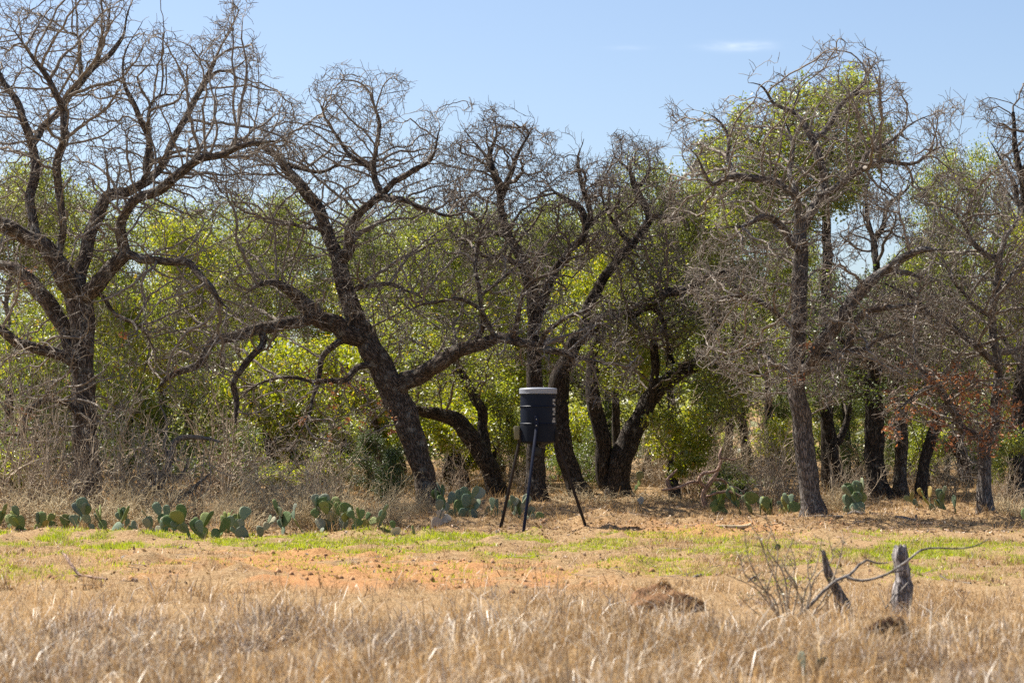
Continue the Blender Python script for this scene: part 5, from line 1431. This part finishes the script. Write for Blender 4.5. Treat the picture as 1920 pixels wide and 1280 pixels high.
M['post_brown'] = bark_mat("weathered_post_brown", (0.09, 0.07, 0.055), (0.34, 0.285, 0.235), (0.46, 0.41, 0.36), 0.35, 1.0)
post("upright weathered grey post with jagged top in the foreground", 1693, 1022, 1175, 40, 27, 21.6, -3, 3, False)
p2_ = post("leaning pointed brown post left of the upright grey one", 1590, 1032, 1170, 34, 9, 21.4, -50, 5, True)
for c_ in p2_.children: c_.data.materials[0] = M['post_brown']

deadwood("fallen_branch", "thin dead branch leaning across both weathered posts", "branch", 21.0, [
    ("branch", [[(1495, 1165, 3.5, 0), (1520, 1132, 3.5, 0), (1545, 1106, 3.5, 0), (1570, 1087, 3.2, 0), (1595, 1077, 3, 0.05), (1612, 1058, 2.6, 0.1), (1625, 1050, 2.4, 0.1), (1645, 1056, 2, 0.1), (1665, 1055, 1.2, 0.1)]]),
    ("fork", [[(1588, 1082, 3, 0), (1605, 1087, 3, 0), (1630, 1086, 2.6, -0.02), (1665, 1074, 2.4, -0.05), (1700, 1052, 2.4, -0.1), (1728, 1031, 2.4, -0.1), (1760, 1027, 2, -0.1), (1800, 1028, 1.7, -0.1), (1830, 1022, 1.4, -0.1), (1856, 1008, 0.9, -0.1)]]),
    ("twig", [[(1664, 1074, 1.5, -0.05), (1690, 1070, 1.5, -0.08), (1702, 1068, 1, -0.1)]])], 'dead_wood', 71, 0.003)
deadwood("fallen_branch", "short dead twig propped against the upright grey post", "branch", 21.2, [
    ("twig", [[(1660, 1140, 1.6, -0.1), (1680, 1115, 1.8, -0.1), (1702, 1092, 1.5, -0.1), (1712, 1075, 0.8, -0.1)]])], 'dead_wood', 72, 0.002)

# sparse grey-green twig shrub left of the posts
def twig_shrub():
    Y = 21.3; k = Y / F
    base = P(1478, 1175, Y); base[2] = H(base[0], Y)
    root = thing("sparse_shrub", base, "sparse thorny twig shrub left of the leaning post", "shrub")
    r = np.random.default_rng(81); lines = []; cen = []
    stems = [[(1480, 1172), (1465, 1110), (1442, 1060), (1425, 1010), (1408, 985)], [(1485, 1172), (1478, 1120), (1490, 1060), (1480, 1020)], [(1470, 1172), (1440, 1130), (1412, 1100), (1360, 1075)],
             [(1495, 1172), (1510, 1110), (1530, 1060), (1540, 1010)], [(1475, 1172), (1455, 1090), (1458, 1030), (1435, 965)], [(1500, 1172), (1505, 1130), (1480, 1080), (1465, 1050)], [(1460, 1172), (1420, 1150), (1380, 1110)],
             [(1510, 1172), (1550, 1110), (1580, 1030), (1575, 1005)], [(1472, 1172), (1430, 1100), (1405, 1050), (1395, 1000)], [(1478, 1172), (1470, 1080), (1440, 1030), (1448, 985)], [(1490, 1172), (1520, 1120), (1515, 1060), (1530, 1020)],
             [(1465, 1172), (1450, 1120), (1400, 1080), (1385, 1040)], [(1500, 1172), (1540, 1140), (1565, 1100), (1610, 1060)], [(1482, 1172), (1495, 1100), (1470, 1060), (1490, 1000)], [(1468, 1172), (1440, 1110), (1450, 1060), (1425, 1030)], [(1505, 1172), (1525, 1090), (1560, 1050), (1555, 1010)]]
    for s in stems:
        dz = r.uniform(-0.2, 0.2)
        pts = [np.append(P(x, y, Y + dz), (2.6 - 1.9 * i / (len(s) - 1)) * k) for i, (x, y) in enumerate(s)]
        lines.append(pts)
        L = smooth_line(pts, 0.03)
        for m in range(int(len(L) * 0.5)):
            j = int(r.integers(len(L) // 4, len(L))); p = L[j, :3]; d = r.normal(size=3); d[2] = abs(d[2]) * 0.8; d /= np.linalg.norm(d); ll = r.uniform(0.04, 0.17)
            lines.append([np.append(p, 0.9 * k), np.append(p + d * ll * 0.5 + r.normal(size=3) * 0.01, 0.7 * k), np.append(p + d * ll, 0.4 * k)])
            for q in range(2): cen.append(p + d * ll * r.uniform(0.4, 1) + r.normal(size=3) * 0.01)
    V, q, b = lines_to_mesh(lines, 0.04, 0.003, 82)
    mesh_obj("stems", V, quads=q, mat=M['brush'], parent=root, origin=base, smooth=True, attrs={"bark": ('FLOAT_VECTOR', b)})
    V, t = leaf_arrays(np.array(cen), 0.022, r)
    mesh_obj("leaves", V, tris=t, mat=M['sage'], parent=root, origin=base)
twig_shrub()

# dug-up lumps of earth and matted grass
def clod(label, cx, by, w, h, Y, seed, mat, name="earth_mound", cat="mound", nbl=2600):
    k = Y / F; x = (cx - 960) / F * Y; z = H(x, Y)
    root = thing(name, (x, Y, z), label, cat)
    nu, nv = 36, 14; V = []
    for i in range(nv):
        t = i / (nv - 1) * math.pi / 2
        for j in range(nu):
            a = 2 * math.pi * j / nu
            cx_, cy_ = math.cos(a), math.sin(a)
            n = fbm(np.array([cx_ * 2.2 + seed]), np.array([cy_ * 2.2 + t * 2.5]), seed, 4)[0]
            rr = 0.62 + 0.75 * n
            V.append((math.cos(t) * cx_ * w * k / 2 * rr, math.cos(t) * cy_ * w * k / 2 * rr * 0.8, math.sin(t) ** 0.8 * h * k * (0.55 + 0.8 * fbm(np.array([cx_ * math.cos(t) * 3 + seed]), np.array([cy_ * math.cos(t) * 3]), seed + 9, 3)[0]) - 0.03))
    q = [(i * nu + j, i * nu + (j + 1) % nu, (i + 1) * nu + (j + 1) % nu, (i + 1) * nu + j) for i in range(nv - 1) for j in range(nu)]
    mesh_obj("earth", V, quads=q, mat=M[mat], parent=root, smooth=True)
    r = np.random.default_rng(seed); V = np.array(V); m = nbl
    c = V[r.integers(0, len(V), m)] + r.normal(size=(m, 3)) * 0.012
    bl = blades(c, r.uniform(0.03, 0.10, m), 0.004, r, droop=2.5, spread=2.5)
    mesh_obj("matted_grass", bl[0], tris=bl[1], mat=M['dry_grass'], parent=root)["kind"] = "stuff"

# ------------------------------------------------------------------ grass and litter
def blades(base, length, width, r, droop=0.5, spread=0.5, seg=2):
    """bent tapering blades: seg=2 -> 3 triangles each, seg=1 -> 1 triangle"""
    n = len(base); length = np.asarray(length)
    a = r.uniform(0, 2 * math.pi, n); lean = np.abs(r.normal(size=n)) * spread
    hx, hy = np.cos(a), np.sin(a)
    d0 = np.stack([hx * lean, hy * lean, np.ones(n)], -1); d0 /= np.linalg.norm(d0, axis=1)[:, None]
    b2 = a + r.normal(size=n) * 0.8; dr = droop * r.uniform(0.2, 1.4, n)
    d1 = d0 + np.stack([np.cos(b2) * dr, np.sin(b2) * dr, -0.35 * dr], -1); d1 /= np.linalg.norm(d1, axis=1)[:, None]
    f = r.uniform(0, math.pi, n); w = np.stack([np.cos(f), np.sin(f), 0 * f], -1) * width / 2 * r.uniform(0.6, 1.4, (n, 1))
    if seg == 1:
        V = np.stack([base - w, base + w, base + (d0 + d1) * 0.5 * length[:, None]], 1).reshape(-1, 3)
        return V, np.arange(n * 3).reshape(-1, 3)
    mid = base + d0 * (length * 0.5)[:, None]; tip = mid + d1 * (length * 0.5)[:, None]
    V = np.stack([base - w, base + w, mid - w * 0.8, mid + w * 0.8, tip], 1).reshape(-1, 3)
    i = np.arange(n)[:, None] * 5
    T = np.concatenate([i + np.array([[0, 1, 3]]), i + np.array([[0, 3, 2]]), i + np.array([[2, 3, 4]])])
    return V, T

M['soil_dark'] = plain_mat("dug_earth", (0.22, 0.125, 0.07), 1.0, 0, 0.5, 16.0, 0.8, 0.05)
M['soil_hole'] = plain_mat("dark_dug_earth", (0.04, 0.022, 0.016), 1.0, 0, 0.5, 16.0, 0.8, 0.05)
clod("rounded mound of brown earth and matted grass in the foreground", 1246, 1185, 140, 50, 21.8, 3, 'soil_dark')
clod("dark turned-over clod of earth in grass below the upright post", 1668, 1232, 95, 62, 17.9, 5, 'soil_hole', "earth_clod", "clod", 500)

def scatter(n, y0, y1, r, dens, margin=1.0):
    """random points on the ground inside the view's wedge, thinned by dens(x, y)"""
    y = np.sqrt(r.uniform(y0 * y0, y1 * y1, n)); u = r.uniform(-0.245, 0.245, n)
    x = u * y
    k = r.uniform(0, 1, n) < dens(x, y)
    return x[k], y[k]

def grass(name, label, n, y0, y1, dens, lmin, lmax, width, mat, seed, droop, spread, seg, tuft=0):
    r = np.random.default_rng(seed)
    x, y = scatter(n, y0, y1, r, dens)
    if tuft:
        m = tuft; x = np.repeat(x, m) + r.normal(size=len(x) * m) * 0.045; y = np.repeat(y, m) + r.normal(size=len(y) * m) * 0.045
        tl = np.repeat(r.uniform(0.4, 1.2, len(x) // m), m) * (0.25 + 1.4 * fbm(x * 1.1, y * 1.1, 91))
    else: tl = 1.0
    z = height(x, y) - 0.01
    ln = r.uniform(lmin, lmax, len(x)) * tl
    V, T = blades(np.stack([x, y, z], -1), ln, width, r, droop, spread, seg)
    o = mesh_obj(name, V, tris=T, mat=M[mat]); tag(o, label, "grass", kind="stuff")
    TRI[name + str(seed)] = len(T)

def d_tall(x, y):
    px = 960 + x / y * F
    edge = 19.8 + 2.6 * (fbm(x * 0.8, y * 0.5, 61) - 0.5) - 0.7 * sstep(1250, 1500, px)
    return np.clip((1 - 0.93 * sstep(edge - 1.0, edge + 1.2, y)) * (0.1 + 1.2 * sstep(0.3, 0.65, fbm(x * 1.3, y * 1.3, 63))), 0, 1)
grass("tall_dry_grass", "tall matted straw-coloured grass filling the foreground", 17000, 12.5, 24.5, d_tall, 0.14, 0.50, 0.0062, 'dry_grass', 901, 2.4, 1.3, 2, tuft=13)
grass("pale_stalks", "bleached single stalks standing in the foreground grass", 11000, 12.5, 24, lambda x, y: d_tall(x, y) * sstep(0.4, 0.6, fbm(x * 0.9, y * 0.9, 64)), 0.22, 0.52, 0.009, 'pale_stalk', 911, 1.6, 1.3, 2)
grass("grey_weeds", "tangled grey-brown weeds in patches of the foreground grass", 6500, 12.5, 23, lambda x, y: d_tall(x, y) * sstep(0.46, 0.58, fbm(x * 0.7, y * 0.7, 66)), 0.15, 0.42, 0.0075, 'grey_weed', 912, 2.6, 1.5, 2, tuft=14)
def d_mid(x, y):
    s, g = masks(x, y); px = 960 + x / y * F
    a = (0.42 + 0.5 * sstep(1000, 1350, px)) * sstep(19, 21, y) * (1 - sstep(33, 37, y)) * sstep(0.38, 0.62, fbm(x * 1.2, y * 0.7, 65))
    b = 0.5 * sstep(36.5, 39, y)
    return np.clip((a + b) * (1 - 0.9 * s) + 0.02, 0, 1)
grass("short_dry_grass", "short tan dry grass over the clearing", 38000, 19, 46, d_mid, 0.05, 0.17, 0.007, 'dry_grass', 902, 0.7, 0.7, 1, tuft=9)
def d_green(x, y):
    s, g = masks(x, y); return g * 1.0
grass("green_grass", "short bright green grass strips across the clearing", 75000, 23, 38.5, d_green, 0.025, 0.09, 0.0125, 'green_grass', 903, 0.5, 0.6, 1, tuft=6)
def d_gold(x, y):
    near = np.zeros(len(x))
    for (cx_, cy_, w_) in CACTI:
        if cy_ > 30: near = np.maximum(near, np.exp(-((x - cx_) / (w_ * 0.6 + 0.15)) ** 2 - ((y - cy_ + 0.05) / 0.45) ** 2))
    return np.clip(sstep(40.5, 43, y) * sstep(0.35, 0.6, fbm(x * 0.6, y * 0.6, 67)) * 0.9 + near * 0.9 + 0.25 * sstep(37.8, 39.5, y) + 0.35 * sstep(36.6, 37.6, y) * (1 - sstep(800, 860, 960 + x / y * F)), 0, 1)
grass("woodland_grass", "golden dry grass under and behind the trees", 13000, 36.5, 75, d_gold, 0.10, 0.38, 0.008, 'gold_grass', 904, 0.7, 0.5, 2, tuft=8)

def litter():
    r = np.random.default_rng(905)
    x, y = scatter(42000, 24, 52, r, lambda x, y: 0.12 + 0.88 * sstep(35.6, 37.5, y) * (0.4 + 0.6 * fbm(x, y, 69)))
    c = np.stack([x, y, height(x, y) + r.uniform(0.0, 0.03, len(x))], -1)
    V, T = leaf_arrays(c, 0.055, r, flat=0.5, aspect=0.6)
    o = mesh_obj("leaf_litter", V, tris=T, mat=M['litter']); tag(o, "brown fallen leaves strewn under the trees", "litter", kind="stuff")
    x, y = scatter(9000, 23, 42, r, lambda x, y: masks(x, y)[0] * 0.5 + 0.5 * sstep(37, 38.5, y) * sstep(0.5, 0.7, fbm(x * 1.5, y * 1.5, 31)))
    n = len(x); s = 0.006 + 0.06 * r.uniform(0, 1, n) ** 5
    oct_ = np.array([(1, 0, 0), (-1, 0, 0), (0, 1, 0), (0, -1, 0), (0, 0, 1), (0, 0, -1)], float)
    V = (np.stack([x, y, height(x, y)], -1)[:, None] + oct_[None] * s[:, None, None] * r.uniform(0.5, 1.3, (n, 6, 1))).reshape(-1, 3)
    f = np.array([(0, 2, 4), (2, 1, 4), (1, 3, 4), (3, 0, 4), (2, 0, 5), (1, 2, 5), (3, 1, 5), (0, 3, 5)])
    T = (np.arange(n)[:, None, None] * 6 + f[None]).reshape(-1, 3)
    o = mesh_obj("soil_crumbs", V, tris=T, mat=plain_mat("soil_crumbs", (0.36, 0.205, 0.11), 1.0, 0, 0.4, 6.0, 0, 0.05, True)); tag(o, "loose crumbs of orange-brown soil on the clearing", "soil", kind="stuff")
    r2 = np.random.default_rng(906)
    # thin fallen twigs
    x, y = scatter(2600, 24, 48, r2, lambda x, y: 0.1 + 0.9 * sstep(36.5, 39, y))
    n = len(x); a = r2.uniform(0, 6.28, n); L = r2.uniform(0.08, 0.4, n) / 2; w = 0.006
    d = np.stack([np.cos(a), np.sin(a), r2.normal(size=n) * 0.15], -1); c = np.stack([x, y, height(x, y) + 0.02], -1)
    p0 = c - d * L[:, None]; p1 = c + d * L[:, None]; up = np.array([0, 0, w]); sd = np.stack([-np.sin(a), np.cos(a), 0 * a], -1) * w
    V = np.stack([p0 + sd, p0 - sd, p0 + up, p1 + sd, p1 - sd, p1 + up], 1).reshape(-1, 3)
    f = np.array([(0, 1, 4, 3), (1, 2, 5, 4), (2, 0, 3, 5)]); Q = (np.arange(n)[:, None, None] * 6 + f[None]).reshape(-1, 4)
    o = mesh_obj("fallen_twigs", V, quads=Q, mat=plain_mat("fallen_twigs", (0.24, 0.19, 0.15), 0.9, 0, 0.3, 3.0, 0, 0.1, True)); tag(o, "small broken twigs scattered over the ground", "twigs", kind="stuff")
litter()

# ------------------------------------------------------------------ far wood beyond the clearing behind the trees
def far_wood():
    r = np.random.default_rng(950)
    n = 520; C = []
    x = r.uniform(-0.3, 0.3, n); y = r.uniform(72, 190, n); s = r.uniform(0.9, 2.3, n); x = x * y
    px = 960 + x / y * F; k = ~((px > 1390) & (px < 1450) & (y < 120)); x, y, s = x[k], y[k], s[k]; n = len(x)
    z = height(x, y)
    for i in range(n):
        m = 150
        d = r.normal(size=(m, 3)); d /= np.linalg.norm(d, axis=1)[:, None]
        q = d * (r.uniform(0.2, 1, m) ** 0.5)[:, None] * np.array([s[i], s[i], s[i] * 0.9])
        C.append(q + np.array([x[i], y[i], z[i] + s[i] * 0.85]))
    V, T = leaf_arrays(np.concatenate(C), 0.34, r)
    o = mesh_obj("far_wood", V, tris=T, mat=M['leaf_pale']); tag(o, "hazy olive scrub on the rise far beyond the trees", "wood", kind="stuff")
far_wood()
print("TRIS", sum(TRI.values()), TRI)
print("ALL TRIS", sum(sum(len(p.vertices) - 2 for p in me.polygons) for me in bpy.data.meshes if me.users) if False else sum(len(me.loops) - 2 * len(me.polygons) for me in bpy.data.meshes if me.users))
